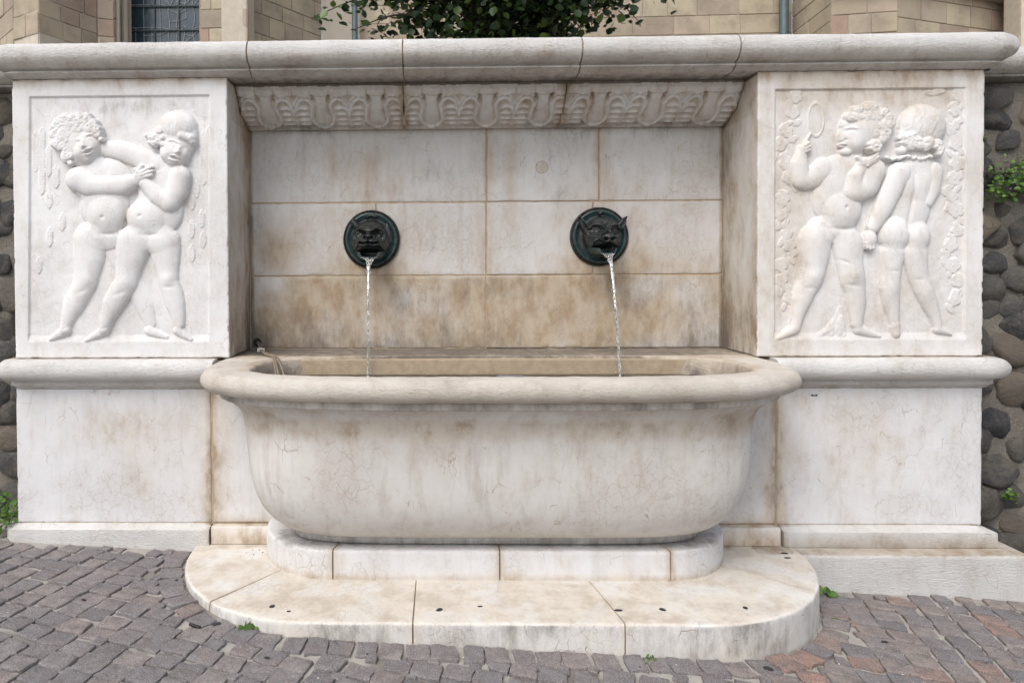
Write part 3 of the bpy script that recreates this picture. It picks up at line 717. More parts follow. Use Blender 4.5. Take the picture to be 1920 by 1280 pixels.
def wheat(u, v, x, y0, y1, wd=15):
    n = max(4, int((y1-y0)/13)); ok = (v > y0) & (v < y1) & (np.abs(u-x) < wd)
    q = (v-y0)/(y1-y0)*n; hw = wd*np.clip(np.minimum((v-y0)/24+.15, (y1-v)/26+.1), .15, 1)*(.93+.07*np.sin(2*pi*q))
    ph = (q+np.abs(u-x)/wd*1.2) % 1
    h = 2.6+4.2*np.sin(pi*ph)**.8-1.2*(np.abs(u-x) < 2)
    return np.where(ok & (np.abs(u-x) < hw), h, -1e3)
def flower(u, v, x, y, r, rot=0):
    o = np.full(u.shape, -1e3)
    for k in range(5):
        a = rot+k*2*pi/5; o = np.maximum(o, ell(u, v, x+r*.54*cos(a), y+r*.54*sin(a), r*.42, r*.47, 6, 2, math.degrees(a), .4)-gs(u, v, x+r*.6*cos(a), y+r*.6*sin(a), r*.22, r*.22, 2))
    return np.maximum(o, ell(u, v, x, y, r*.24, r*.24, 4, 5))
def leafr(u, v, x, y, L, rot):
    o = ell(u, v, x, y, L, L*.5, 5, 2, rot, .45); a = radians(rot); d = np.abs(-(u-x)*sin(a)+(v-y)*cos(a))
    return np.where(o > -500, o-2.0*np.exp(-(d/2.5)**2), o)

def relief(panel):
    if panel == 'A':
        U = lambda X, Z, V: None
        def uv(X, Z):
            v = 30+(1.105-Z)/1.588*1232; ul = 48+(v-30)/1230*22; ur = 985+(v-30)/1230*15
            return ul+(X-XL)/(NL-XL)*(ur-ul), v
        field = (125, 912, 105, 1190); unit = .001317
        figs = [childA1, childA2]
        w_ = [(150, 255, 440), (178, 240, 540), (207, 320, 462), (240, 405, 512), (210, 520, 602), (268, 618, 700), (213, 682, 770), (166, 812, 890),
              (905, 240, 500), (882, 260, 505), (853, 480, 560), (834, 540, 612), (876, 608, 690), (832, 655, 738), (882, 702, 780), (834, 760, 842)]
        small = [('wheat_ear', (lambda a: lambda u, v: wheat(u, v, a[0], a[1], a[2]))(a)) for a in w_]
        small = [(n, f, (a[0]-20, a[0]+20, a[1], a[2])) for (n, f), a in zip(small, w_)]
        names = ['carved_child', 'carved_child']
        labs = ['carved curly-haired child with head tilted back', 'carved child with smooth helmet of hair, laughing']
    else:
        def uv(X, Z):
            v = 60+(1.105-Z)/1.588*1195; ur = 985-(v-60)/1195*6
            return 47+(X-NR)/(XR-NR)*(ur-47), v
        field = (118, 908, 135, 1185); unit = .00133
        def drape(u, v):
            o = blend([cap(u, v, [(396, 1050, 10), (385, 1105, 22), (350, 1150, 26), (290, 1172, 12)], 9, 1), cap(u, v, [(398, 1090, 12), (395, 1140, 26), (400, 1168, 20)], 11, 1)], 8)
            o = o+np.where(o > -500, 1.8*np.sin((u*.8+v*.55)/7+fbm(u/30, v/30, 0, 2)*5), 0)
            return o
        figs = [childB1, childB2]
        small = [('drapery', drape, (230, 430, 1040, 1185))]
        rnd = random.Random(21)
        for side, cx, y0, y1 in (('l', 165, 165, 1010), ('r', 868, 165, 1020)):
            y = y0; k = 0
            while y < y1:
                x = cx+22*sin(k*1.1+(0 if side == 'l' else 2))+rnd.uniform(-6, 6)
                if y < 320 and side == 'l': x = 205-(y-165)*.2+rnd.uniform(-6, 6)
                if k % 3 != 2:
                    r = rnd.uniform(25, 36); ro = rnd.uniform(0, 6); small.append(('carved_flower', (lambda x, y, r, ro: lambda u, v: flower(u, v, x, y, r, ro))(x, y, r, ro), (x-38, x+38, y-38, y+38)))
                    y += r*1.25
                for q in range(3):
                    lx, ly, L, ro = x+rnd.choice((-1, 1))*rnd.uniform(12, 26), y+rnd.uniform(-8, 8), rnd.uniform(17, 25), rnd.uniform(20, 160)
                    small.append(('carved_leaf', (lambda x, y, r, ro: lambda u, v: leafr(u, v, x, y, r, ro))(lx, ly, L, ro), (lx-28, lx+28, ly-28, ly+28)))
                y += rnd.uniform(16, 26); k += 1
        for (lx, ly, L, ro) in ((800, 150, 30, -10), (765, 156, 24, 12)): small.append(('carved_leaf', (lambda x, y, r, ro: lambda u, v: leafr(u, v, x, y, r, ro))(lx, ly, L, ro), (lx-34, lx+34, ly-34, ly+34)))
        names = ['carved_child', 'carved_child']
        labs = ['carved child holding up a hand mirror and a flower to the ear', 'carved child seen from behind with long curls']
    cache = {}
    def comp(X, Z):
        key = X.shape
        if key in cache: return cache[key]
        u, v = uv(X, Z)
        f0, f1, f2, f3 = field
        edge = np.minimum(np.minimum(u-f0, f1-u), np.minimum(v-f2, f3-v))
        lowslope = sstep(f3-24, f3, v)
        bgd = -9*sstep(-1, 6, edge)
        bgd = np.where((v > f3-34) & (v < f3) & (u > f0) & (u < f1), -9+9*np.clip((v-(f3-30))/30, 0, 1), bgd)
        bgd += 1.4*fbm(u/34, v/34, 0, 3, 4)*(edge > 0)
        H = bgd.copy(); L = np.zeros(u.shape, int)
        for k, (n, f, (a, b, c, d)) in enumerate(small):
            jj = np.where((u.mean(0) > a-30) & (u.mean(0) < b+30))[0]; ii = np.where((v[:, 0] > c-30) & (v[:, 0] < d+30))[0]
            sl_ = (slice(ii.min(), ii.max()+1), slice(jj.min(), jj.max()+1))
            h = f(u[sl_], v[sl_]); h = np.where(h > -500, h*.58-9, h)
            w2 = h > H[sl_]+.5
            H[sl_] = np.where(w2, h, H[sl_]); L[sl_] = np.where(w2, 3+k, L[sl_])
        for k, f in enumerate(figs):
            h = f(u, v); h = np.where(h > -500, h*.68-9.6, h)
            w2 = h > H+.2
            # hairline between figures and ground, softened foot of the carving
            H = np.where(w2, h, H); L = np.where(w2, 1+k, L)
        # blur slightly so that edges are hand-cut, not razor sharp
        K = H
        for _ in range(1):
            P = np.pad(K, 1, mode='edge'); K = (P[1:-1, 1:-1]*4+P[:-2, 1:-1]+P[2:, 1:-1]+P[1:-1, :-2]+P[1:-1, 2:])/8
        cache[key] = (K*unit, L); return cache[key]
    return comp, names, labs, small
for pn, (a, b) in (('A', (XL, NL)), ('B', (NR, XR))):
    comp, names, labs, small = relief(pn)
    sub, mx = hblock('relief_panel', a, b, LZ, TZ-.002, 0, .455, M['marble_carved'], fountain, hf=lambda X, Z: comp(X, Z)[0], lab=lambda X, Z: comp(X, Z)[1], res=.0031, bev=.004, seed=60, edge=.2, chip=.004, joint=(0, 0, 0, 1))
    slab = sub(0, 'relief_panel', fountain)
    slab['label'] = 'relief panel of two embracing children between ears of wheat' if pn == 'A' else 'relief panel of two standing children framed by flower garlands'
    for k in (1, 2):
        o = sub(k, names[k-1], slab); o['label'] = labs[k-1]
    for k, s_ in enumerate(small): sub(3+k, s_[0], slab)

# ------------------------------------------------------------------ carved cove under the coping
def cove_h(X, T):
    per = NH*2/9; p = ((X-NL)/per) % 1-.5; q = T; ap = np.abs(p)
    h = np.zeros_like(p)
    # smooth tongue
    w_ = .155*np.sqrt(np.clip(1-((.25-np.clip(q, 0, .25))/.20)**2, 0, 1)); w_ = np.where(q > .25, .155-.05*sstep(.3, .62, q)+.10*sstep(.62, .82, q), w_)
    tongue = sstep(.0, .03, w_-ap)*(q > .05)*(q < .80)
    h += tongue*.006*(1-.6*(ap/.16)**2)
    def st(pts, wd, d):
        o = np.zeros_like(p)
        for (x0, y0), (x1, y1) in zip(pts[:-1], pts[1:]):
            dx, dy = x1-x0, (y1-y0)*.9; L_ = dx*dx+dy*dy
            t = np.clip(((ap-x0)*dx+(q-y0)*.9*dy)/L_, 0, 1)
            o = np.maximum(o, np.exp(-((ap-x0-t*dx)**2+((q-y0)*.9-t*dy)**2)/wd**2))
        return o*d
    # outward curling volute ribs
    h += st([(.00, .055), (.10, .07), (.18, .17), (.205, .30), (.18, .45), (.165, .58), (.21, .70), (.30, .755), (.39, .70), (.45, .58), (.485, .42)], .026, .014)
    h += st([(.17, .76), (.28, .83), (.38, .80), (.46, .70), (.5, .60)], .020, .009)
    h -= st([(.13, .70), (.145, .79)], .03, .016)
    # scales of the acanthus
    for i, qc in enumerate((.56, .42, .28, .16)):
        c = qc-.35*(ap-.36)**2*6; reg = (ap > .22)
        sx = np.clip(1-((ap-.36)/.15)**2, 0, 1)
        h += reg*np.exp(-((q-c)/.028)**2)*.010*sx + reg*np.where((q < c) & (q > c-.13), (q-c+.13)/.13*.006, 0)*sx
    h += st([(.5, .04), (.5, .5)], .022, .007)
    # upper row of small tongues
    up_ = sstep(.80, .84, q)*sstep(.985, .95, q)
    h += up_*(.012*np.abs(np.cos(3*pi*p))**.5)*(q > .8+.06*np.cos(2*pi*p)*0)
    h += sstep(.955, .97, q)*.006*0
    h += .0012*fbm(X*30, T*9, 0, 3)
    return h
def cove(x0, x1, seed, cl, cr):
    xs = np.concatenate([[x0, x0+.003], np.linspace(x0+.008, x1-.008, int((x1-x0)/.0055)), [x1-.003, x1]])
    ts = np.linspace(0, 1, 60)
    # profile from the wall up: slight swell
    py = .418-.262*ts-.022*np.sin(pi*ts); pz = .900+.190*ts-.016*np.sin(pi*ts)
    X, T = np.meshgrid(xs, ts)
    h = 1.25*cove_h(X, T); ed = np.ones_like(X); ed[:, 0] = ed[:, -1] = 0
    hollow_ = np.clip(.75-h/.010, 0, 1)*.75*(ed > 0)*sstep(.02, .08, T)*sstep(.99, .9, T)  # hollows of the carving coloured darker so the motif reads sharper
    h = np.where(ed > 0, h, -.002)
    nrm = np.array([-.19, -.262]); nrm /= np.linalg.norm(nrm)
    Y = py[:, None]+nrm[0]*h; Z = pz[:, None]+nrm[1]*h
    R = [np.stack([X, Y, Z], -1)]
    lower = np.stack([xs, np.full_like(xs, .445), np.full_like(xs, .893)], -1)[None]
    lower1 = np.stack([xs, np.full_like(xs, .420), np.full_like(xs, .893)], -1)[None]
    l1 = np.stack([xs, np.full_like(xs, .150), np.full_like(xs, 1.092)], -1)[None]
    l2 = np.stack([xs, np.full_like(xs, .150), np.full_like(xs, 1.103)], -1)[None]
    l3 = np.stack([xs, np.full_like(xs, .50), np.full_like(xs, 1.103)], -1)[None]
    P = np.concatenate([lower, lower1]+R+[l1, l2, l3], 0); nr, nc = P.shape[:2]
    Fs = [list(f) for f in gridfaces(nr, nc)]+[[i*nc for i in range(nr)], [i*nc+nc-1 for i in range(nr-1, -1, -1)]]
    ga = np.zeros((nr, nc)); ga[2:2+hollow_.shape[0]] = hollow_
    mk('carved_cornice_block', P.reshape(-1, 3), Fs, M['marble_carved'], fountain, stain=stains, sharp=60, attrs={'stain': ga.ravel()*.75, 'grime_shade': ga.ravel()*.25})
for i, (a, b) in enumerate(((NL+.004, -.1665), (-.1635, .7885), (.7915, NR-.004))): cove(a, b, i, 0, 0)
box('joint', -.169, -.161, .30, .45, .895, 1.10, M['mortar'], fountain); box('joint', .786, .794, .30, .45, .895, 1.10, M['mortar'], fountain)

# ------------------------------------------------------------------ basin
def radial(fn, cx, cy, ang):
    lo = np.zeros_like(ang); hi = np.full_like(ang, 4.)
    for _ in range(40):
        mid = (lo+hi)/2; inside = fn(cx+mid*np.cos(ang), cy+mid*np.sin(ang)) < 1
        lo = np.where(inside, mid, lo); hi = np.where(inside, hi, mid)
    return cx+lo*np.cos(ang), cy+lo*np.sin(ang)
def outer(a, b, n=3.7):
    def f(x, y):
        fr = (np.abs((x-XC+.008)/a)**n+np.abs(y/b)**n)
        bk = np.maximum(np.abs((x-XC)/min(a, 1.483)), np.abs(y/.44))
        return np.where(y < 0, fr, bk)
    return f
def cav(a, b, n=3.4):
    return lambda x, y: np.abs((x-.335)/a)**n+np.abs((y+.292)/b)**n
NB = 420
ang = np.linspace(0, 2*pi, NB, endpoint=False)
# more samples along the long front
def ring(fn, z, cy=-.2):
    x, y = radial(fn, XC, cy, ang2); return np.stack([x, y, np.full_like(x, z)], -1)
tt = np.linspace(0, 2*pi, 4000); wt = 1/(np.cos(tt)**2*.35+np.sin(tt)**2+.0)
xx, yy = radial(outer(1.5, .8), XC, -.2, tt); L = np.concatenate([[0], np.cumsum(np.hypot(np.diff(xx), np.diff(yy)))])
ang2 = np.interp(np.linspace(0, L[-1], NB, endpoint=False), L, tt)
RT = LZ
rings = []
RA, RB = 1.532, .852
for a, b, z in ((.90, .14, -.785), (1.02, .22, -.780), (1.10, .30, -.745), (1.18, .345, -.68), (1.235, .366, -.64), (1.25, .371, -.60)): rings.append(ring(cav(a, b), z))
rim = [ring(cav(1.25, .371), -.60), ring(cav(1.25, .386), -.535), ring(cav(1.258, .392), -.500), ring(cav(1.262, .395), -.492), ring(cav(1.272, .401), RT-.003)]
for t in (.15, .4, .7): rim.append((1-t)*ring(cav(1.272, .401), RT-.003)+t*ring(outer(RA-.115, RB-.115), RT))
for o, z in ((.115, RT), (.085, RT-.0005)): rim.append(ring(outer(RA-o, RB-o), z))
for k in range(1, 15):
    t = radians(90-180*k/14); rim.append(ring(outer(RA-.060+.060*cos(t), RB-.060+.060*cos(t)), RT-.053+.053*sin(t)))
rim.append(ring(outer(RA-.085, RB-.070), RT-.110)); 
bowl = [ring(outer(RA-.085, RB-.070), RT-.110), ring(outer(RA-.088, RB-.072), RT-.140), ring(outer(RA-.095, RB-.077), RT-.144)]
for z, a, b in ((-.634, 1.425, .762), (-.650, 1.395, .742), (-.675, 1.362, .720), (-.705, 1.341, .703), (-.75, 1.322, .688), (-.81, 1.306, .676), (-.88, 1.293, .667), (-.95, 1.280, .658), (-1.02, 1.267, .648), (-1.08, 1.253, .636), (-1.13, 1.238, .624),
                (-1.18, 1.216, .605), (-1.22, 1.190, .582), (-1.255, 1.162, .555), (-1.285, 1.132, .523), (-1.308, 1.105, .492), (-1.325, 1.08, .46), (-1.334, 1.06, .43), (-1.337, 1.02, .38)): bowl.append(ring(outer(a, b, 3.7+2.0*float(sstep(-.62, -1.1, z))), z))
def loft(name, rings, mat, noise=0., cap_in=False, cap_out=False, seed=0, **kw):
    P = np.array(rings)
    if noise:
        P = P+noise*fbm(P[..., 0]*20, P[..., 1]*20, P[..., 2]*20, seed, 4)[..., None]*np.array([1, 1, 1.])
    Fs = [list(f) for f in gridfaces(P.shape[0], P.shape[1], 0, True)]
    Fs = [f[::-1] for f in Fs]
    if cap_in: Fs.append(list(range(P.shape[1])))
    if cap_out: Fs.append([(P.shape[0]-1)*P.shape[1]+k for k in range(P.shape[1])][::-1])
    return mk(name, P.reshape(-1, 3), Fs, mat, fountain, stain=stains, sharp=40, **kw)
inner_ = loft('basin_interior', rings, M['marble_wall'], .001, cap_in=True, attrs={'stain': .95, 'grime_shade': .05})
rim_o = loft('basin_rim', rim, M['marble_rim'], .003, seed=4, attrs={'stain': .28})
bowl_o = loft('basin_bowl', bowl, M['marble_bowl'], .0012, seed=5)
foot = [ring(outer(1.03, .38, 5.6), -1.3365), ring(outer(1.066, .403, 5.6), -1.3375), ring(outer(1.070, .406, 5.6), -1.342), ring(outer(1.074, .409, 5.6), -1.374), ring(outer(1.070, .405, 5.6), -1.378)]
loft('basin_foot', foot, M['marble_bowl'], .0008, seed=6, attrs={'grime_shade': .30})  # extra grey in the colour stands for shade under the bowl's overhang
# thin black joint below the foot
loft('joint', [ring(outer(1.045, .385, 5.6), -1.37), ring(outer(1.055, .392, 5.6), -1.384)], M['black'])
water = mk('water', np.concatenate([ring(cav(1.238, .3665), -.578), [[XC, -.29, -.578]]]), [[k, (k+1) % NB, NB] for k in range(NB)], M['pool'], None); tag(water, kind='structure')

# ------------------------------------------------------------------ pedestal and step: rounded D plan, in separate stones
def dplan(cx, a, b, r, n=400, y0=.0):
    P = []
    P.append((cx-a, y0))
    k0 = 60
    for k in range(k0+1):
        t = pi+(pi/2)*k/k0; P.append((cx-a+r+r*cos(t), -b+r+r*sin(t)))
    for k in range(k0+1):
        t = 1.5*pi+(pi/2)*k/k0; P.append((cx+a-r+r*cos(t), -b+r+r*sin(t)))
    P.append((cx+a, y0)); P = np.array(P)
    L = np.concatenate([[0], np.cumsum(np.hypot(*np.diff(P, axis=0).T))])
    return P, L
def sat(PL, s):
    P, L = PL; return np.stack([np.interp(s, L, P[:, 0]), np.interp(s, L, P[:, 1])], -1)
def snear(PL, p):
    P, L = PL; s = np.linspace(0, L[-1], 3000); q = sat(PL, s); return s[np.argmin(np.hypot(q[:, 0]-p[0], q[:, 1]-p[1]))]
def dstones(name, inner, outr, ji, jo, zt, zb, mat, bev=.008, gap=.0035, seed=0, rough=.002):
    for k in range(len(ji)-1):
        n = max(6, int((jo[k+1]-jo[k])/.03)); nn = 14
        so_ = np.linspace(jo[k]+gap, jo[k+1]-gap, n); si = np.linspace(ji[k]+gap*.6, ji[k+1]-gap*.6, n)
        O = sat(outr, so_); I = sat(inner, si)
        d = O-I; dl = np.linalg.norm(d, axis=1)[:, None]; d = d/dl
        # outward normal of the outline
        tg = np.gradient(O, axis=0); nm = np.stack([tg[:, 1], -tg[:, 0]], -1); nm /= np.linalg.norm(nm, axis=1)[:, None]
        rows_ = []
        for t in np.linspace(0, 1, nn): 
            p = I+(O-nm*bev*1.6-I)*t; rows_.append(np.column_stack([p, np.full(n, zt)]))
        for o_, z_ in ((.7, .0015), (.25, .0045), (0, .011)): rows_.append(np.column_stack([O-nm*bev*o_, np.full(n, zt-z_)]))
        for z_ in np.linspace(zt-.025, zb, 6): rows_.append(np.column_stack([O+nm*.002*(z_ < zt-.04), np.full(n, z_)]))
        P = np.array(rows_)
        P[..., 2] -= np.where(np.arange(len(rows_))[:, None] < nn+3, 1, 0)*rough*(.5+fbm(P[..., 0]*7, P[..., 1]*7, 0, seed+k, 4))
        q = rough*1.2*fbm(P[..., 0]*22, P[..., 1]*22, P[..., 2]*22, seed+9+k, 4)
        P[..., 0] += q*nm[None, :, 0]; P[..., 1] += q*nm[None, :, 1]
        e = np.zeros(P.shape[:2]); e[:, 0] = e[:, -1] = .7
        Fs = [list(f)[::-1] for f in gridfaces(P.shape[0], P.shape[1])]
        Fs += [[i*n for i in range(P.shape[0])][::1], [i*n+n-1 for i in range(P.shape[0])][::-1]]
        mk(name, P.reshape(-1, 3), Fs, mat, fountain, stain=stains, attrs={'stain': e.ravel()}, sharp=55)
ZS = -1.528; ZP = -1.382
pedo = dplan(.324, 1.243, .480, .42); pedi = dplan(.324, .90, .25, .2)
po = [0]+[snear(pedo, p) for p in ((-.50, -.47), (.33, -.48), (1.17, -.48))]+[pedo[1][-1]]
pi_ = [0]+[snear(pedi, p) for p in ((-.45, -.25), (.33, -.25), (1.10, -.25))]+[pedi[1][-1]]
dstones('pedestal_stone', pedi, pedo, pi_, po, ZP, ZS-.02, M['marble'], bev=.014, seed=70)
stpo = dplan(.330, 1.662, .897, .80); stpi = dplan(.324, 1.15, .42, .38)
so_ = [0]+[snear(stpo, p) for p in ((-1.03, -.70), (-.09, -.897), (.83, -.897), (1.86, -.62))]+[stpo[1][-1]]
si_ = [0]+[snear(stpi, p) for p in ((-.76, -.33), (-.085, -.42), (.76, -.42), (1.45, -.25))]+[stpi[1][-1]]
dstones('step_stone', stpi, stpo, si_, so_, ZS, -1.80, M['marble_step'], bev=.010, seed=80, rough=.003)
# mortar cores just below/inside
def dsolid(name, PL, shrink, z0, z1, mat):
    P, L_ = PL; c = P.mean(0); Q = []
    s = np.linspace(0, L_[-1], 120); O = sat(PL, s); tg = np.gradient(O, axis=0); nm = np.stack([tg[:, 1], -tg[:, 0]], -1); nm /= np.linalg.norm(nm, axis=1)[:, None]; O = O-nm*shrink
    n = len(O); V = [(x, y, z1) for x, y in O]+[(x, y, z0) for x, y in O]
    Fs = [list(range(n))[::-1], list(range(n, 2*n))]+[[k, k+n, (k+1) % n+n, (k+1) % n] for k in range(n)]
    return mk(name, V, Fs, mat, fountain, sharp=30)
dsolid('mortar_core', pedo, .016, -1.6, ZP-.010, M['mortar'])
dsolid('mortar_core', stpo, .016, -1.9, ZS-.012, M['mortar'])

# ------------------------------------------------------------------ bronze masks
def mask(kind, cx, cz):
    root = empty('bronze_mask', (0, 0, 0)); root.parent = fountain; root.location = (cx-XC, .45, cz+1.6)
    root['label'] = 'round catlike bronze mask spouting water' if kind == 'cat' else 'bronze demon mask with pointed ears spouting water'
    R_ = .183; n = 200
    g = np.linspace(-R_*1.04, R_*1.04, n); X, Z = np.meshgrid(g, g)
    u, v = X/R_*100, -Z/R_*100        # v down
    if kind == 'cat': rx, ry = 97, 100
    else: rx, ry = 99, 100
    d = np.hypot(u/rx, v/ry)
    H = 12-14*np.clip((d-.90)/.10, 0, 1)**2
    H += 5*np.exp(-((d-.86)/.07)**2)-5*np.exp(-((d-.70)/.12)**2)
    D = H.copy()
    if kind == 'cat':
        base = ell(u, v, -2, 6, 70, 72, 52, 8, 0, .6)
        muzz = ell(u, v, -6, 14, 46, 34, 28, 44, 0, .6)
        h = smax(base, muzz, 10)
        on = h > -500
        h = h+np.where(on, ell(u, v, 0, -42, 44, 20, 8, 0)*(ell(u, v, 0, -42, 44, 20, 8, 0) > 0), 0)
        for s in (-1, 1):
            ex = -6+s*38
            h = h+np.where(on, -gs(u, v, ex, -14, 17, 17, 16)+gs(u, v, ex, -12, 9, 10, 15)+stroke(u, v, [(ex-s*14, -34), (ex+s*4, -32), (ex+s*18, -16), (ex+s*14, 4)], 4, 9)
                +stroke(u, v, [(-6+s*10, -26), (-6+s*26, -34), (-6+s*34, -42)], 5, 10)-stroke(u, v, [(-6+s*12, -18), (-6+s*28, -28)], 5, 12)
                +stroke(u, v, [(-6+s*4, -6), (-6+s*16, -12), (-6+s*20, -2), (-6+s*12, 4)], 3, 7)-gs(u, v, -6+s*11, -4, 5, 4, 12)
                +stroke(u, v, [(ex-10, 6), (ex, 10), (ex+12, 6)], 3, 6)
                -stroke(u, v, [(-6, 12), (-6+s*14, 16), (-6+s*28, 14)], 3, 11)+stroke(u, v, [(-6, 8), (-6+s*14, 10), (-6+s*30, 8)], 4, 7)
                +stroke(u, v, [(-6, 20), (-6+s*16, 24), (-6+s*34, 20), (-6+s*52, 36)], 3.5, 8)+stroke(u, v, [(-6+s*36, 18), (-6+s*54, 28), (-6+s*58, 50)], 3, 7), 0)
        h = h+np.where(on, stroke(u, v, [(-6, -30), (-6, -12)], 9, 10)+gs(u, v, -6, -10, 12, 7, 9)-stroke(u, v, [(-6, 4), (-6, 14)], 3, 10), 0)
        h = h-np.where(on, 44*np.clip(1-((u+4)/44)**2-((v-50)/17)**2, 0, 1)**.5, 0)     # open mouth
        h = np.where(on & (np.abs(u+4) < 66), h, h)
        ear = np.maximum(cap(u, v, [(-62, -62, 9), (-50, -46, 12)], 14, 18), ell(u, v, 60, -20, 10, 38, 8, 16, -12))
        h = np.maximum(h, ear)
        tuft = curls(u, v, [(-8, -80, 7), (4, -82, 8), (14, -78, 7), (-16, -76, 5)], 9, 12)
        h = np.maximum(h, tuft)
    else:
        base = ell(u, v, 8, -2, 66, 68, 54, 8, 0, .6)
        muzz = ell(u, v, 12, 10, 44, 34, 30, 46, 0, .6)
        nose = ell(u, v, 14, 8, 24, 17, 15, 74)
        h = smax(smax(base, muzz, 10), nose, 5)
        on = h > -500
        h = h+np.where(on, -42*np.clip(1-((u-18)/48)**2-((v-42)/16)**2, 0, 1)**.5, 0)
        for s in (-1, 1):
            ex = 12+s*34
            h = h+np.where(on, -gs(u, v, ex, -22, 17, 11, 18, s*12)+gs(u, v, ex, -21, 8, 7, 13)+stroke(u, v, [(12+s*6, -22), (12+s*20, -38), (12+s*44, -40), (12+s*54, -28)], 6, 13)
                +stroke(u, v, [(ex-s*14, -8), (ex, -4), (ex+s*16, -10)], 3, 7)+stroke(u, v, [(ex-s*16, 0), (ex, 6), (ex+s*18, 0)], 3, 6)
                -gs(u, v, 14+s*10, 12, 6, 5, 16)+stroke(u, v, [(14+s*18, 4), (14+s*24, 12), (14+s*16, 20)], 3.5, 8)
                +stroke(u, v, [(14+s*8, -16), (14+s*24, -8), (14+s*30, 6)], 3, 7)+stroke(u, v, [(14+s*30, 10), (14+s*44, 18), (14+s*50, 40)], 4, 8), 0)
        for q in range(4): h = h+np.where(on, stroke(u, v, [(-6-q*2, -8-q*8), (12, -16-q*9), (32+q*2, -8-q*8)], 2.4, 5), 0)
        for q in range(4): h = h+np.where(on, stroke(u, v, [(-30, -56+q*4-4), (10, -62+q*5), (48, -56+q*4-4)], 2.2, 4), 0)
        def ear(pts, z0): return cap(u, v, pts, 20, z0)
        e1 = ear([(-38, -12, 16), (-54, -38, 13), (-74, -66, 4)], 24)-stroke(u, v, [(-42, -16), (-56, -38), (-68, -58)], 6, 15)
        e2 = ear([(64, -34, 15), (76, -50, 12), (87, -65, 4)], 22)-stroke(u, v, [(67, -36), (77, -49), (84, -59)], 5, 12)
        h = np.maximum(np.maximum(h, e1), e2)
        h = np.maximum(h, curls(u, v, [(0, -78, 6), (7, -82, 5)], 8, 12))
    lab = (h > H).astype(int); T_ = np.maximum(H, h)
    for _ in range(1):
        P = np.pad(T_, 1, mode='edge'); T_ = (P[1:-1, 1:-1]*4+P[:-2, 1:-1]+P[2:, 1:-1]+P[1:-1, :-2]+P[1:-1, 2:])/8
    Y = -T_*R_/100*1.0
    inside = (d < 1.0) | (lab == 1)
    V = np.stack([X+cx, Y+.452, Z+cz], -1).reshape(-1, 3); Fa = gridfaces(n, n); fin = inside[:-1, :-1].ravel() & inside[1:, 1:].ravel() & inside[1:, :-1].ravel() & inside[:-1, 1:].ravel(); fl = lab[:-1, :-1].ravel()
    tint = np.clip(.40*np.exp(-((d-.80)/.07)**2)+.30*(lab == 0)+.25*sstep(10, 90, v)*(lab == 1)-.1, 0, 1).ravel()
    for k, nm in ((0, 'backing_disc'), (1, 'mask_face')):
        sel = Fa[fin & (fl == k)]; uq, inv = np.unique(sel, return_inverse=True)
        mk(nm, V[uq], inv.reshape(sel.shape), M['bronze'], root, sharp=0, attrs={'tint': tint[uq]})
    # rim band closing the disc on the wall
    nn = 90; P = []
    for o_, y in ((1.0, .4585), (1.012, .446), (1.0, .437), (.965, .431)): P.append([(cx+R_*o_*rx/100*cos(2*pi*k/nn), y, cz+R_*o_*ry/100*sin(2*pi*k/nn)) for k in range(nn)])
    mk('disc_rim', np.array(P).reshape(-1, 3), gridfaces(4, nn, 0, True), M['bronze'], root, attrs={'tint': .28})
    # lower jaw and spout: trough opening forward
    sx = .0 if kind == 'cat' else .004
    zt_, wv = (cz-.088, .074) if kind == 'cat' else (cz-.080, .066)
    rows_ = []
    for t in np.linspace(0, 1, 12):
        y = .405-.155*t; w2 = wv*(1.25-.40*t) if kind == 'cat' else wv*(1.35-.55*t); dz = -.010*t
        dep = .042*(1-.45*t)
        prof = [(-1, .012), (-1.0, -.2*dep), (-.8, -dep*.8), (-.4, -dep), (.4, -dep), (.8, -dep*.8), (1.0, -.2*dep), (1, .012), (.86, .012), (.82, -.2*dep+.004), (.6, -dep*.62), (0, -dep*.72), (-.6, -dep*.62), (-.82, -.2*dep+.004), (-.86, .012)]
        rows_.append([(cx+sx+a*w2, y, zt_+dz+b) for a, b in prof])
    m_ = len(rows_[0]); Fs = [list(f) for f in gridfaces(12, m_, 0, True)]+[list(range(m_)), [11*m_+k for k in range(m_)][::-1]]
    jaw = mk('spout_jaw', np.array(rows_).reshape(-1, 3), Fs, M['bronze'], root, sharp=50, attrs={'tint': .38})
    # flat inner plate with bright wet lip
    return (cx+sx, .262, zt_-.030)
s1 = mask('cat', -.379, .206); s2 = mask('demon', 1.046, .215)

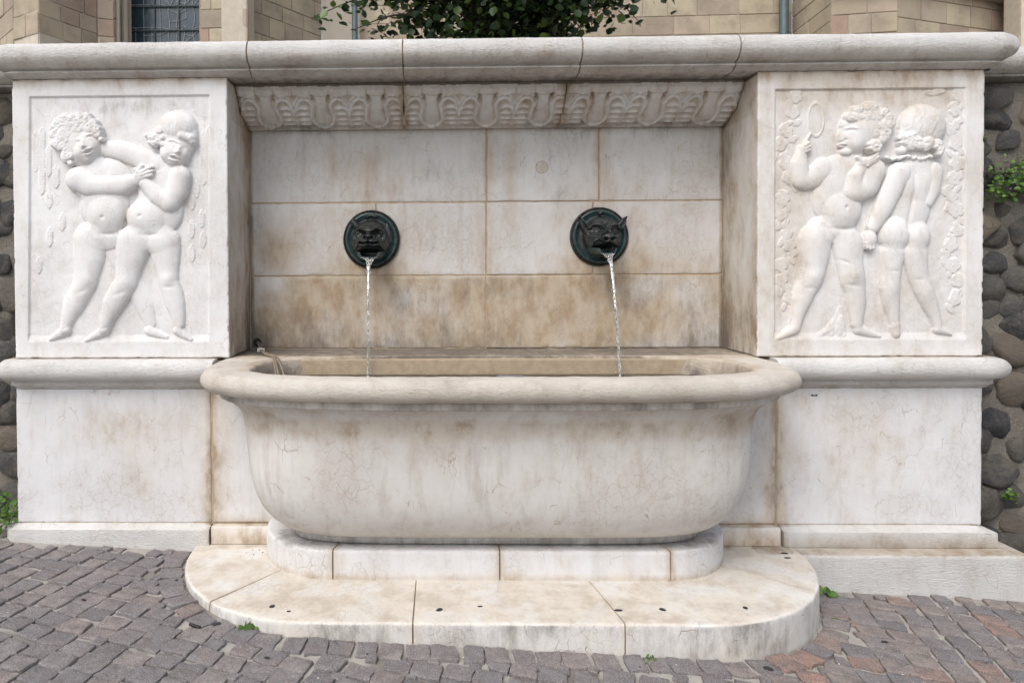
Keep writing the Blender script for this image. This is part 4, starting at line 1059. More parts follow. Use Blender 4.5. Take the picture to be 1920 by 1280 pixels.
# ------------------------------------------------------------------ falling water
def stream(p0, dx, seed, strands, label, w0):
    root = empty('water_stream', p0, label, 'water')
    zend = -.580; H_ = p0[2]-zend; T_ = sqrt(2*H_/9.8); vy = -.33/T_
    rnd = random.Random(seed)
    for si, (ox, wf) in enumerate(strands):
        n = 110; P = []
        for k in range(n+1):
            t = (k/n)**.8*T_; z = p0[2]-4.9*t*t-(.0); y = p0[1]+vy*t
            f = k/n; x = p0[0]+dx*t/T_+ox*w0*math.exp(-f*11)+.0035*sin(f*23+seed+si*2)*f
            r = (.0075*wf)*(1.1-.55*f**.5)*(1+.5*vnoise(f*26, seed, si)+.4*vnoise(f*75, seed, si+4)); r = max(.0016, float(r)*(1-.55*float(sstep(.55, 1, f))*(.5+.5*sin(f*95+si*2.1))))
            fl = 1+.8*math.exp(-f*7)
            ring_ = []
            for q in range(10):
                a = 2*pi*q/10; rr = r*(1+.18*vnoise(cos(a)*1.5+f*16, sin(a)*1.5, seed+si)); rr = float(rr); ring_.append((x+rr*fl*cos(a), y+rr*.7*sin(a), z))
            P.append(ring_)
        m_ = 10; Fs = [list(f) for f in gridfaces(n+1, m_, 0, True)]+[list(range(m_)), [n*m_+k for k in range(m_)][::-1]]
        mk('water_strand', np.array(P).reshape(-1, 3), Fs, M['stream'], root, sharp=0)
    # drops
    bm = bmesh.new()
    for k in range(40):
        t = rnd.random()**.7*T_; z = p0[2]-4.9*t*t; y = p0[1]+vy*t; r = rnd.uniform(.0008, .002)
        bmesh.ops.create_icosphere(bm, subdivisions=1, radius=r, matrix=Matrix.Translation((p0[0]+dx*t/T_+rnd.gauss(0, .007+.006*t), y+rnd.gauss(0, .006), z)))
    for k in range(26):
        a = rnd.uniform(0, 2*pi); d = abs(rnd.gauss(0, .05)); bmesh.ops.create_icosphere(bm, subdivisions=1, radius=rnd.uniform(.0012, .003), matrix=Matrix.Translation((p0[0]+dx+d*cos(a), p0[1]-.33+d*sin(a)*.7, zend+rnd.uniform(.002, .05)*math.exp(-d*14))))
    me = bpy.data.meshes.new('droplets'); bm.to_mesh(me); bm.free(); link('droplets', me, root, M['stream'])['kind'] = 'stuff'
    return root
stream(s1, .02, 3, [(-1, 1.1), (1, 1.1), (-.3, .7)], 'thin stream of water falling from the left catlike mask', .040)
stream(s2, -.015, 9, [(-.9, 1.2), (1, 1.2), (.2, 1.1), (-.4, .8)], 'thin stream of water falling from the right horned demon mask', .032)
# rings on the pool where the streams fall
#==OBJECTS==
def tube(name, pts, r, mat, parent=None, n=8, sub=8):
    P = [Vector(p) for p in pts]; C_ = []
    for i in range(len(P)-1):
        a, b, c, d = P[max(0, i-1)], P[i], P[i+1], P[min(len(P)-1, i+2)]
        for k in range(sub):
            t = k/sub; C_.append(.5*((2*b)+(-a+c)*t+(2*a-5*b+4*c-d)*t*t+(-a+3*b-3*c+d)*t**3))
    C_.append(P[-1]); V = []
    for i, c in enumerate(C_):
        t = (C_[min(i+1, len(C_)-1)]-C_[max(0, i-1)]).normalized(); s_ = t.cross(Vector((.3, .2, 1))).normalized(); w_ = s_.cross(t)
        rr = r[0]+(r[1]-r[0])*i/(len(C_)-1) if isinstance(r, tuple) else r
        V += [tuple(c+s_*rr*cos(2*pi*q/n)+w_*rr*sin(2*pi*q/n)) for q in range(n)]
    Fs = [list(f) for f in gridfaces(len(C_), n, 0, True)]+[list(range(n)), [(len(C_)-1)*n+k for k in range(n)][::-1]]
    return mk(name, V, Fs, mat, parent)
cab = empty('cable_bundle', (-1.12, .44, -.47), 'bundle of thin brown cables coming out of a wall hole into the basin', 'cables')
disc('wall_hole', (-1.108, -.440), .026, .444, .452, M['black'], cab)
for k, (dx_, dz_) in enumerate(((0, 0), (.012, .003), (-.006, .006))):
    tube('cable', [(-1.108+dx_*.4, .455, -.442+dz_), (-1.085+dx_, .40, -.452+dz_), (-1.04+dx_*.6, .27, -.468+dz_*.3), (-.97+dx_, .10, -.473), (-.90+dx_*1.4, .0, -.476), (-.865+dx_*1.8, -.10, -.498), (-.835+dx_*2.4, -.17, -.55), (-.81+dx_*2.6, -.21, -.62)], .0055, M['cable'], cab)
box('cable_tie', -1.062, -1.018, .262, .276, -.480, -.457, M['peb'], cab, .002)
pl = empty('wall_plate', (2.13, 0, -.69), 'tiny metal plate with two screws on the marble below the right ledge', 'plate')
box('plate', 2.118, 2.146, -.0035, .002, -.703, -.693, M['metal'], pl, .001)
for x in (2.120, 2.144): disc('screw', (x, -.698), .0045, -.006, .0, M['black'], pl, n=10)
ov = tag(box('overflow_grate', .305, .425, -.662, -.650, -.497, -.484, M['metal'], None, .001), 'thin metal overflow strip on the inner edge of the basin rim', 'grate')

# ------------------------------------------------------------------ cobbles
random.seed(5)
ROT = radians(15); e1 = np.array([cos(ROT), -sin(ROT)]); e2 = np.array([sin(ROT), cos(ROT)])
sampo = sat(stpo, np.linspace(0, stpo[1][-1], 300))
def d_step(p):
    inside = (abs(p[0]-.330) < 1.662) and (p[1] > -.897) and not (abs(p[0]-.330) > .862 and p[1] < -.097 and math.hypot(abs(p[0]-.330)-.862, p[1]+.097) > .80)
    d = np.min(np.hypot(sampo[:, 0]-p[0], sampo[:, 1]-p[1])); return -d if inside else d
def wallfree(p, mrg):
    if p[0] > 1.2: return p[1] < -.160-mrg
    return p[1] < -.063-mrg
cells = []
def stone_poly(c, ax, ay, w_, h_, rnd):
    P = []
    j = lambda s: rnd.uniform(-s, s)
    cor = [(-w_/2+j(.009), -h_/2+j(.008)), (w_/2+j(.009), -h_/2+j(.008)), (w_/2+j(.009), h_/2+j(.008)), (-w_/2+j(.009), h_/2+j(.008))]
    for k in range(4):
        a, b = cor[k], cor[(k+1) % 4]
        for t in (.05, .35, .65, .95):
            q = (a[0]+(b[0]-a[0])*t+j(.0035), a[1]+(b[1]-a[1])*t+j(.006)); P.append(c+ax*q[0]+ay*q[1])
    return P
rnd = random.Random(11)
CW, CH = .127, .107
for i in range(-52, 52):
    off = rnd.uniform(-.3, .3)*CH; wv = CW*rnd.uniform(.93, 1.06)
    for j_ in range(-80, 70):
        c = e1*(i*CW+rnd.uniform(-.004, .004))+e2*(j_*CH+off)+e2*rnd.uniform(-.009, .009)
        c = c+np.array([0, .02*sin(c[0]*2.3)])
        if not (-4.2 < c[0] < 5.2 and -3.2 < c[1] < .25): continue
        if not wallfree(c, .055): continue
        ds = d_step(c)
        if ds < .168: continue
        cells.append((c, e1, e2, wv-.011, CH-.011))
# border course that follows the step
s = .02
while s < stpo[1][-1]:
    q = sat(stpo, np.array([s, s+.005])); t = (q[1]-q[0]); t /= np.linalg.norm(t); n_ = np.array([t[1], -t[0]])
    c = q[0]+n_*.072
    wv = rnd.uniform(.095, .13)
    if wallfree(c, .05) and c[1] < -.08: cells.append((c, t, n_, wv-.010, rnd.uniform(.10, .12)))
    s += wv*1.0*(1 if abs(c[0]-.3) < .8 else .92)
# smaller stones wedge into what is left between the rows and the border course
for _ in range(9000):
    c = np.array([rnd.uniform(-3.2, 4.2), rnd.uniform(-1.9, -.1)])
    if d_step(c) < .045 or not wallfree(c, .035): continue
    dm = min(math.hypot(q[0][0]-c[0], q[0][1]-c[1]) for q in cells if abs(q[0][0]-c[0]) < .3)
    if dm > .086: cells.append((c, e1, e2, .075, .066))
    elif dm > .072 and rnd.random() < .6: cells.append((c, e1, e2, .054, .048))
def vis(c):      # how large a stone shows: nearer to where people stand in front of the basin, the larger
    d = c[1]+3.85; x = (c[0])/d
    ok = d > 2.45 and -.66 < x < .90
    return (0 if ok else 1, d)
cells.sort(key=lambda q: vis(q[0]))
def stone_mesh(poly, z, rnd, tilt):
    poly = np.array(poly); c = poly.mean(0); n = len(poly); zz = rnd.uniform(-.004, .005)
    V = []
    for f, dz in ((1.02, -.04), (1.0, .0035), (.985, .0078), (.93, .0088), (.5, .0088)):
        for p in poly:
            q = c+(p-c)*f; d = q-c
            V.append((q[0], q[1], GZ(q[0])+dz+zz+.0035+tilt[0]*d[0]+tilt[1]*d[1]+(rnd.uniform(-.0016, .0016) if dz > 0 else 0)))
    V.append((c[0], c[1], GZ(c[0])+.0075+zz+.0035)); m_ = 5
    Fs = [list(f)[::1] for f in gridfaces(m_, n, 0, True)]+[[(m_-1)*n+k, (m_-1)*n+(k+1) % n, m_*n] for k in range(n)]
    return V, Fs
bigV, bigF, bigT = [], [], []
for k, (c, ax, ay, w_, h_) in enumerate(cells):
    P = stone_poly(c, ax, ay, w_, h_, rnd)
    a = np.array(P); area = 0.5*np.sum(a[:, 0]*np.roll(a[:, 1], -1)-a[:, 1]*np.roll(a[:, 0], -1))
    if area < 0: P = P[::-1]
    V, Fs = stone_mesh(P, 0, rnd, (rnd.uniform(-.03, .03), rnd.uniform(-.03, .03)))
    red = .34 if c[0] > 1.2 else .04
    tint = rnd.uniform(.6, 1.0) if rnd.random() < red else rnd.uniform(0, .6 if c[0] > 0 else .48)
    if k < 300: mk('cobblestone', V, Fs, M['cobble'], pavement, sharp=60, attrs={'tint': tint})
    else:
        o_ = len(bigV); bigV += V; bigF += [[q+o_ for q in f] for f in Fs]; bigT += [tint]*len(V)
o = mk('cobblestones', bigV, bigF, M['cobble'], pavement, sharp=60, attrs={'tint': np.array(bigT)}); o['kind'] = 'stuff'

# ------------------------------------------------------------------ rubble walls either side
def rock_mesh(seed):
    bm = bmesh.new(); bmesh.ops.create_icosphere(bm, subdivisions=3, radius=1)
    co = np.array([v.co[:] for v in bm.verts])
    rs = np.random.RandomState(seed); N_ = rs.normal(size=(11, 3)); N_ /= np.linalg.norm(N_, axis=1)[:, None]
    dd_ = rs.uniform(.72, 1.0, 11); k_ = np.clip(co @ N_.T, .05, 1); rr_ = np.minimum(1.12, (dd_[None]/k_).min(1))
    rr_ = rr_*(1+.10*fbm(co[:, 0]*2.5, co[:, 1]*2.5, co[:, 2]*2.5, seed, 3)+.06*fbm(co[:, 0]*8, co[:, 1]*8, co[:, 2]*8, seed+3, 2))
    co = np.sign(co)*np.abs(co)**.92*rr_[:, None]
    for v, c in zip(bm.verts, co): v.co = c
    me = bpy.data.meshes.new('rubble_stone'); bm.to_mesh(me); bm.free(); me.polygons.foreach_set('use_smooth', np.ones(len(me.polygons), bool)); me.materials.append(M['rubble']); return me
rocks = [rock_mesh(k*7+1) for k in range(9)]
def rubble_wall(x0, x1, label, seed):
    root = empty('rubble_wall', ((x0+x1)/2, .3, -1.7), label, 'stone wall')
    nx, nz = int((x1-x0)/.03), 90
    X, Z = np.meshgrid(np.linspace(x0, x1, nx), np.linspace(-2.0, 1.09, nz)); Y = .245-.025*fbm(X*5, Z*5, 0, seed, 4)
    V = np.stack([X, Y, Z], -1).reshape(-1, 3)
    mk('mortar_face', V, gridfaces(nz, nx), M['rubble_mortar'], root, sharp=0)
    box('mortar_backing', x0, x1, .30, .62, -2.0, 1.085, M['rubble_mortar'], root)
    rnd = random.Random(seed); pts = []
    tries = 0
    while tries < 9000 and len(pts) < 285:
        tries += 1; r_ = rnd.choice((.04, .055, .07, .09)) if tries > 2500 else rnd.choice((.085, .10, .12))
        x, z = rnd.uniform(x0, x1), rnd.uniform(-1.95, 1.02)
        if all(math.hypot(x-a, (z-b)*1.15) > (r_+c)*.74 for a, b, c in pts): pts.append((x, z, r_))
    for x, z, r_ in pts:
        o = link('rubble_stone', rnd.choice(rocks), root); o.location = Vector((x, .262+rnd.uniform(-.01, .02), z))-root.location
        o.scale = (r_*rnd.uniform(1.0, 1.3), r_*rnd.uniform(.5, .7), r_*rnd.uniform(.85, 1.05)); o.rotation_euler = (rnd.uniform(-.25, .25), rnd.uniform(-.5, .5), rnd.uniform(-.25, .25)+rnd.choice((0, pi)))
    prof = [(-.40, 1.275), (-.05, 1.278)]+arc(.02, 1.205, .075, 90, -80, 10)+[(.015, 1.125), (.03, 1.120), (.03, 1.108), (.0, 1.095), (-.40, 1.095)]
    n = 3; w_ = (x1-x0)/n
    for k in range(n): sweep('coping_stone', [(x0+k*w_+.003, .20), (x0+(k+1)*w_-.003, .20)], prof, M['marble_rough'], root, seed=seed+k, res=.05)
    return root
rubble_wall(XL-2.6, XL+.04, 'dark rubble stone wall with marble coping left of the fountain', 51)
rubble_wall(XR-.04, XR+2.6, 'dark rubble stone wall with marble coping right of the fountain', 77)

# ------------------------------------------------------------------ small plants
def leafset(name, root, pts, size, mat, seed, flat=.5):
    rnd = random.Random(seed); V, Fs, T_ = [], [], []
    for (c, nrm) in pts:
        s_ = size*rnd.uniform(.45, 1.35); q = Vector(nrm).normalized().to_track_quat('Z', 'Y').to_matrix() @ Matrix.Rotation(rnd.uniform(0, 6.28), 3, 'Z')
        sh = [(0, 0, 0), (.42, .28, .06), (.50, .62, .04), (.28, .90, -.02), (0, 1.12, -.10), (-.28, .90, -.02), (-.50, .62, .04), (-.42, .28, .06), (0, .5, -.08)]
        o_ = len(V)
        for p in sh: V.append(tuple(Vector(c)+q @ (Vector(p)*s_)))
        Fs += [[o_+a, o_+b, o_+8] for a, b in ((0, 1), (1, 2), (2, 3), (3, 4), (4, 5), (5, 6), (6, 7), (7, 0))]
        T_ += [rnd.random()]*9
    return mk(name, V, Fs, mat, root, sharp=0, attrs={'tint': np.array(T_)})
def weed(loc, r_, n, size, label, seed, cat='weed', hang=0., flowers=0, stems=5):
    root = empty('weed', loc, label, cat); rnd = random.Random(seed); pts = []
    for k in range(n):
        a = rnd.uniform(0, 6.28); d = r_*sqrt(rnd.random()); h = rnd.uniform(.2, 1)*r_*.6*(1-d/r_*.5)
        pts.append(((loc[0]+d*cos(a), loc[1]+d*sin(a)*.6-abs(h)*.4*(hang > 0), loc[2]+h-hang*d+(rnd.uniform(-1, 1)*r_*.8 if hang else 0)), (rnd.uniform(-.6, .6), rnd.uniform(-1, .1), rnd.uniform(.2, 1))))
    leafset('foliage', root, pts, size, M['weed'], seed)
    for k in range(stems):
        p = rnd.choice(pts)[0]; tube('stem', [loc, tuple((Vector(loc)*.5+Vector(p)*.5)+Vector((0, 0, .005))), p], .0012, M['weed'], root, n=5, sub=4)
    if flowers:
        bm = bmesh.new()
        for k in range(flowers):
            p = rnd.choice(pts)[0]; bmesh.ops.create_icosphere(bm, subdivisions=1, radius=.004, matrix=Matrix.Translation((p[0], p[1]-.008, p[2]+.006)))
        me = bpy.data.meshes.new('blossoms'); bm.to_mesh(me); bm.free(); link('blossoms', me, root, M['petal'])['kind'] = 'stuff'
    return root
weed((3.33, .17, .50), .13, 260, .024, 'leafy creeping plant with pale flowers growing on the right rubble wall', 1, 'plant', .25, 24)
weed((3.15, .18, .72), .045, 50, .018, 'small tuft of leaves above the flowering plant on the rubble wall', 2, 'plant', .1, 3)
weed((3.36, .18, -1.33), .04, 30, .02, 'small green tuft low on the right rubble wall', 3, 'plant', .1)
weed((-2.50, .02, -1.42), .12, 170, .026, 'bright green plant growing at the foot of the left rubble wall', 4, 'plant', .1)
weed((-.83, -.86, GZ(-.83)+.005), .045, 16, .028, 'small green weed between the cobbles and the front left of the step', 5)
weed((2.07, -.22, GZ(2.07)+.01), .05, 20, .03, 'small green weed at the right end of the step by the footing', 6)
weed((.93, -.93, GZ(.93)+.006), .035, 14, .015, 'tiny clover weed at the front foot of the step', 7)
weed((1.97, -.50, GZ(1.97)+.006), .02, 9, .014, 'tiny weed at the right curved end of the step', 8)

# gum spots, chips and litter
def spot(name, x, y, z, r_, mat, label, group, cat, seed, thick=.0016):
    rnd = random.Random(seed); n = 14; V = []
    a0 = rnd.uniform(0, 6)
    rr = [r_*(1+.25*sin(2*(2*pi*k/n)+a0)+.1*rnd.uniform(-1, 1)) for k in range(n)]
    for f, dz in ((1., -.001), (.9, thick*.7), (.5, thick)): V += [(x+f*rr[k]*cos(2*pi*k/n), y+f*rr[k]*.8*sin(2*pi*k/n), z+dz) for k in range(n)]
    V.append((x, y, z+thick)); Fs = [list(f) for f in gridfaces(3, n, 0, True)]+[[2*n+k, 2*n+(k+1) % n, 3*n] for k in range(n)]
    return tag(mk(name, V, Fs, mat), label, cat, group)
gl = 'black trodden chewing gum spot on the pale marble step'; gg = 'gum spots on the marble step'
for k, (x, y, r_, lb) in enumerate(((-.740, -.755, .016, 'round black gum spot on the step front, leftmost of all'), (-.655, -.80, .008, 'small black gum fleck right of the leftmost gum spot on the step'),
        (.027, -.778, .017, 'large black gum spot on the step left of the middle'), (.213, -.745, .010, 'small elongated gum spot near the middle of the step front'), (.835, -.775, .016, 'gum spot just right of the diagonal step joint'),
        (1.035, -.765, .015, 'irregular gum spot on the right part of the step front'), (1.415, -.745, .013, 'dark gum spot before the right curved corner of the step'), (1.90, -.14, .016, 'upper of two gum spots at the right rear of the step'), (1.885, -.20, .015, 'lower of two gum spots at the right rear of the step'))):
    spot('gum_spot', x, y, ZS-.0005, r_, M['gum'], lb, gg, 'gum', k)
rnd = random.Random(4); gsp = []
while len(gsp) < 12:
    c, *_r = cells[rnd.randrange(6, 260)]; q = c+np.array([rnd.uniform(-.03, .03), rnd.uniform(-.03, .03)]); px_ = q[0]/(q[1]+3.85)
    if -.60 < px_ < .82 and q[1] > -1.1 and all(abs(px_-a) > .035 for a, _ in gsp): gsp.append((px_, q))
gsp.sort(key=lambda a: a[0]); nth = ['leftmost', 'second', 'third', 'fourth', 'fifth', 'sixth', 'seventh', 'eighth', 'ninth', 'tenth', 'eleventh', 'rightmost']
for k, (px_, q) in enumerate(gsp):
    lb = 'dark gum spot on the cobbles, '+(nth[k]+' of the twelve' if k in (0, 11) else nth[k]+' from the left of the twelve')
    spot('gum_spot', q[0], q[1], GZ(q[0])+.0125, rnd.uniform(.010, .018), M['gum'], lb, 'gum spots on the cobbles', 'gum', 40+k)
st_ = tube('black_stick', [(-1.085, -.855, GZ(-1.08)+.014), (-1.03, -.882, GZ(-1.05)+.014)], .007, M['black'], None, n=10, sub=3); tag(st_, 'short black plastic stick lying on cobbles beside the left curve of the step', 'litter')
rnd = random.Random(6)
bm = bmesh.new()
for k in range(70):
    x = rnd.uniform(-2.2, 3.0); y = rnd.uniform(-1.3, -.2)
    if d_step((x, y)) < .01 or not wallfree((x, y), .01): continue
    bmesh.ops.create_icosphere(bm, subdivisions=1, radius=rnd.uniform(.002, .0055), matrix=Matrix.Translation((x, y, GZ(x)+.011)) @ Matrix.Diagonal((1, .8, .6, 1)))
me = bpy.data.meshes.new('stone_chips'); bm.to_mesh(me); bm.free(); tag(link('stone_chips', me, None, M['peb']), 'tiny pale stone chips scattered over the cobbles', 'chips', kind='stuff')
bm = bmesh.new()
for k in range(14):
    x, y = -1.0+rnd.gauss(.03, .09), -.16+rnd.gauss(0, .05)
    if y > -.07: continue
    bmesh.ops.create_icosphere(bm, subdivisions=1, radius=rnd.uniform(.002, .005), matrix=Matrix.Translation((x, y, ZS+.001)) @ Matrix.Diagonal((1.4, .8, .4, 1)))
me = bpy.data.meshes.new('dirt_crumbs'); bm.to_mesh(me); bm.free(); tag(link('dirt_crumbs', me, None, M['bark']), 'dark dirt crumbs on the left rear corner of the step', 'dirt', kind='stuff')

# ------------------------------------------------------------------ church behind
church = empty('church', (2, 7, .95), 'old sandstone church with buttresses and a leaded window behind the fountain', 'church')
# plan corners: x-fraction as tangent of bearing from the viewer's axis, distance along y from the viewer
def pp(px, d): return ((px-810)/1280*d-.021*0, d-3.85)
facets = [(-60, 10.6, 22, 9.05), (22, 9.05, 70, 8.80), (70, 8.80, 182, 9.55), (182, 9.55, 214, 9.62), (214, 9.62, 246, 10.15), (376, 10.15, 378, 9.35), (378, 9.35, 466, 9.30), (466, 9.30, 474, 9.55), (474, 9.55, 606, 10.65),
          (606, 10.65, 1476, 10.40), (1476, 10.40, 1547, 9.25), (1547, 9.25, 1668, 9.12), (1668, 9.12, 1886, 9.85), (1886, 9.85, 1888, 9.1), (1888, 9.1, 2040, 8.9)]
rnd = random.Random(31); cnt = 0
Z0, Z1, CHT = 3.05, 4.30, .262
unitb = None
def unit_block():
    bm = bmesh.new(); bmesh.ops.create_cube(bm, size=1); bmesh.ops.bevel(bm, geom=bm.edges[:], offset=.02, segments=1, affect='EDGES')
    me = bpy.data.meshes.new('stone_block'); bm.to_mesh(me); bm.free(); me.materials.append(M['church']); return me
ub = unit_block()
for fi, (a, da, b, db) in enumerate(facets):
    A, B = Vector(pp(a, da)), Vector(pp(b, db)); d = B-A; Ln = d.length; dn = d.normalized(); out = Vector((dn.y, -dn.x))
    mat = M['church_smooth'] if fi == 9 else M['church_mortar']
    # backing wall with real thickness
    th_ = .35; V = []
    for z in (.90, 9.0):
        for p in (A-out*.012, B-out*.012, B-out*th_, A-out*th_): V.append((p.x, p.y, z))
    mk('wall', V, [[0, 1, 2, 3], [4, 5, 6, 7], [0, 1, 5, 4], [1, 2, 6, 5], [2, 3, 7, 6], [3, 0, 4, 7]], M['church_mortar'], church, sharp=30)
    z = Z0+rnd.uniform(0, .1)
    if fi in (0, 14): 
        z = Z0
    row = 0
    start = 0
    while z < Z1:
        h_ = CHT*rnd.uniform(.82, 1.12); x = start if row % 2 else start-rnd.uniform(.1, .3)
        while x < Ln-.01:
            w_ = rnd.uniform(.32, .62) if fi in (9,) else rnd.uniform(.26, .60); x0_, x1_ = max(x, 0), min(x+w_, Ln)
            if Ln-x1_ < .10: x1_ = Ln
            if x1_-x0_ > .03:
                midpx = a+(b-a)*((x0_+x1_)/2/Ln)
                if not (fi == 9 and midpx < 668) and not (fi == 9 and 720 < midpx < 1040 and z > 0 and row > 4):
                    c = A+dn*((x0_+x1_)/2)+out*(.004+rnd.uniform(-.004, .004)-.05)
                    o = link('stone_block', ub, church); o.location = Vector((c.x, c.y, z+h_/2))-church.location; o.scale = (x1_-x0_-.012, .10, h_-.012); o.rotation_euler = (0, 0, math.atan2(dn.y, dn.x)); cnt += 1
            x = x1_ if x1_ > x else x+w_
            if x1_ == Ln: break
        z += h_; row += 1
print('church blocks', cnt)
# smooth rendered strip beside the left buttress
a_, b_ = Vector(pp(607, 10.648)), Vector(pp(668, 10.632))
mk('rendered_strip', [(a_.x, a_.y-.02, .95), (b_.x, b_.y-.02, .95), (b_.x, b_.y-.02, 8), (a_.x, a_.y-.02, 8), (a_.x, a_.y+.01, .95), (b_.x, b_.y+.01, .95), (b_.x, b_.y+.01, 8), (a_.x, a_.y+.01, 8)], [[0, 1, 2, 3], [0, 4, 5, 1], [3, 2, 6, 7], [0, 3, 7, 4], [1, 5, 6, 2]], M['church_smooth'], church, sharp=30)
# sloping weathered cornice band on the right buttress
def bar3(name, p, q, r_, mat, parent, n=6): return tube(name, [p, tuple((Vector(p)+Vector(q))/2), q], r_, mat, parent, n=n, sub=2)
for (px0, d0, px1, d1, zz, mt) in ((1546, 9.16, 1670, 9.03, 3.78, 'church'), (1670, 9.03, 1888, 9.76, 3.78, 'church')):
    A, B = Vector(pp(px0, d0)), Vector(pp(px1, d1)); dn = (B-A).normalized(); out = Vector((dn.y, -dn.x)); V = []
    for P_ in (A, B):
        for o_, z in ((-.1, zz+.10), (.03, zz+.03), (.05, zz), (.05, zz-.05), (.0, zz-.09), (-.1, zz-.09)): V.append((P_.x+out.x*o_, P_.y+out.y*o_, z))
    mk('string_course', V, [[k, k+6, (k+1) % 6+6, (k+1) % 6] for k in range(6)]+[[0, 1, 2, 3, 4, 5], [11, 10, 9, 8, 7, 6]], M['church_smooth'], church, sharp=30)
# window: jamb shafts, leaded glass, bars
wroot = link('window', bpy.data.meshes.new('window'), church)
WA, WB = Vector(pp(240, 10.25)), Vector(pp(380, 10.25))
bpy.data.objects.remove(wroot)
wx0, wx1, wy = WA.x, WB.x, WA.y
win = mk('window', [(wx0, wy, 1.9), (wx1, wy, 1.9), (wx1, wy, 8), (wx0, wy, 8), (wx0, wy+.03, 1.9), (wx1, wy+.03, 1.9), (wx1, wy+.03, 8), (wx0, wy+.03, 8)], [[0, 1, 2, 3], [4, 7, 6, 5], [0, 4, 5, 1], [3, 2, 6, 7]], M['glass'], church, sharp=30)
for k, xx_ in enumerate((.37, .70)): 
    x = wx0+(wx1-wx0)*xx_; bar3('glazing_bar', (x, wy-.02, 2.0), (x, wy-.02, 8), .010, M['bar'], win)
for k in range(14):
    z = 2.2+k*.36; bar3('saddle_bar', (wx0, wy-.03, z), (wx1, wy-.03, z+.0), .013, M['bar'], win)
rnd = random.Random(77)
# irregular lead cames (one continuous net)
V, Fs = [], []
def lead(p, q, r_=.0045):
    p, q = Vector(p), Vector(q); t = (q-p).normalized(); s_ = Vector((t.z, 0, -t.x)); o_ = len(V)
    for c in (p, q):
        for a_, b_ in ((-1, 0), (0, -1), (1, 0)): V.append(tuple(c+s_*r_*a_+Vector((0, b_*r_, 0))))
    Fs.extend([[o_, o_+1, o_+4, o_+3], [o_+1, o_+2, o_+5, o_+4]])
nxg, nzg = 9, 16
G = {}
for i in range(nxg+1):
    for j_ in range(nzg+1):
        x = wx0+(wx1-wx0)*(i/nxg); z = 3.0+j_*.115
        sq = 1 if i > 4 or (j_ < 3) else .1
        G[i, j_] = (x+rnd.uniform(-.035, .035)*sq, wy-.012, z+rnd.uniform(-.04, .04)*sq)
for i in range(nxg):
    for j_ in range(nzg):
        dense = i > 4 or j_ < 6
        if i and (dense and rnd.random() < .8 or i % 2 == 0): lead(G[i, j_], G[i, j_+1])
        if dense and rnd.random() < .42 or (j_ % 3 == 0 and not dense): lead(G[i, j_], G[i+1, j_])
        if dense and rnd.random() < .35: lead(G[i, j_], G[i+1, j_+1])
o = mk('lead_cames', V, Fs, M['lead'], win, sharp=0); o['kind'] = 'stuff'
# shafts at the jamb
for px, d, r_ in ((221, 9.72, .035), (234, 9.88, .05), (243, 10.05, .03)):
    p = pp(px, d); bar3('jamb_shaft', (p[0], p[1], 1.5), (p[0], p[1], 8), r_, M['church_smooth'], church, n=14)
# rain pipes
for px, d, lb in ((668, 10.45, 'left'), (1461, 10.25, 'right')):
    p = pp(px, d); r_ = .045 if lb == 'left' else .065
    pr_ = empty('drainpipe', (p[0], p[1], .95), 'slim blue grey drainpipe on the church wall behind the tree' if lb == 'left' else 'thick dark grey drainpipe on the church wall right of the tree', 'drainpipe')
    bar3('pipe', (p[0], p[1], .95), (p[0], p[1], 8), r_, M['pipe'], pr_, n=18)
    for z in (2.6, 4.06): bar3('collar', (p[0], p[1], z), (p[0], p[1], z+.06), r_*1.22, M['pipe'], pr_, n=18)

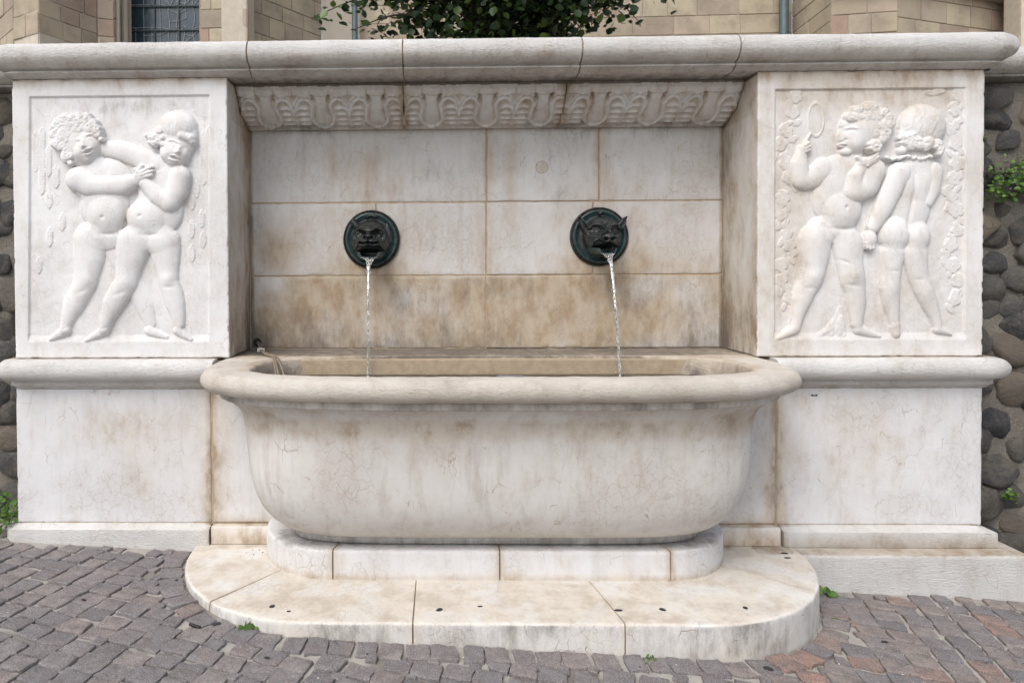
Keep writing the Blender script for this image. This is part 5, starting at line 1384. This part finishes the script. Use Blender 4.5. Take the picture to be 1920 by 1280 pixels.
# ------------------------------------------------------------------ trees
def tree(name, base, cz, rad, nb, nl, lsize, label, seed, cat='tree', extra=()):
    root = empty(name, base, label, cat); rnd = random.Random(seed)
    B = Vector(base); top = Vector((base[0]+.1, base[1], cz+rad[2]*.5))
    tube('trunk', [base, tuple(B.lerp(top, .35)+Vector((.06, 0, 0))), tuple(B.lerp(top, .7)), tuple(top)], (.12, .03), M['bark'], root, n=12)
    pts = []; C_ = Vector((base[0], base[1], cz))
    for k in range(nb):
        while True:
            q = Vector((rnd.uniform(-1, 1), rnd.uniform(-1, 1), rnd.uniform(-1, 1)))
            if .55 < q.length < 1: break
        end = C_+Vector((q.x*rad[0], q.y*rad[1], q.z*rad[2])); st0 = B.lerp(top, rnd.uniform(.45, .9) if end.z > cz else rnd.uniform(.3, .6))
        mid = st0.lerp(end, .5)+Vector((0, 0, .15)); pth = [st0, mid, end+Vector((0, 0, -.05))]
        if k < 60: tube('branch', [tuple(p) for p in pth], (.022, .004), M['bark'], root, n=5, sub=4)
        for j_ in range(nl):
            t = rnd.uniform(.25, 1.05)**.7; p = (st0.lerp(mid, t*2) if t < .5 else mid.lerp(end, (t-.5)*2))+Vector((rnd.gauss(0, .13), rnd.gauss(0, .13), rnd.gauss(-.03, .11)))
            pts.append((tuple(p), (rnd.gauss(0, .5), rnd.gauss(-.25, .5), rnd.uniform(.1, 1))))
    for (a, b, n) in extra:
        a, b = Vector(a), Vector(b); tube('branch', [tuple(a), tuple(a.lerp(b, .5)+Vector((0, 0, .05))), tuple(b)], (.014, .003), M['bark'], root, n=5, sub=5)
        for j_ in range(n):
            p = a.lerp(b, j_/n)+Vector((rnd.gauss(0, .04), rnd.gauss(0, .05), rnd.gauss(-.02, .05))); pts.append((tuple(p), (rnd.gauss(0, .5), -.6, rnd.uniform(.1, 1))))
    o = leafset('crown', root, pts, lsize, M['leaf'], seed)
    return root
tree('leafy_tree', (.62, 2.9, .95), 3.55, (1.7, 1.3, 1.75), 200, 110, .070, 'dark green broadleaf tree standing behind the middle of the fountain coping', 5,
     extra=(((-.2, 2.8, 2.75), (-1.15, 2.75, 2.45), 46), ((-.1, 2.8, 2.5), (-.75, 2.75, 2.33), 30), ((1.6, 2.8, 2.9), (2.35, 2.8, 2.62), 34), ((1.5, 2.8, 2.8), (2.0, 2.8, 2.40), 30), ((1.0, 2.8, 2.9), (1.8, 2.75, 2.62), 40)))
tree('leafy_tree', (-6.6, 6.6, .95), 3.6, (1.6, 1.3, 2.2), 60, 60, .10, 'dark tree at the far left edge beyond the church corner', 9)
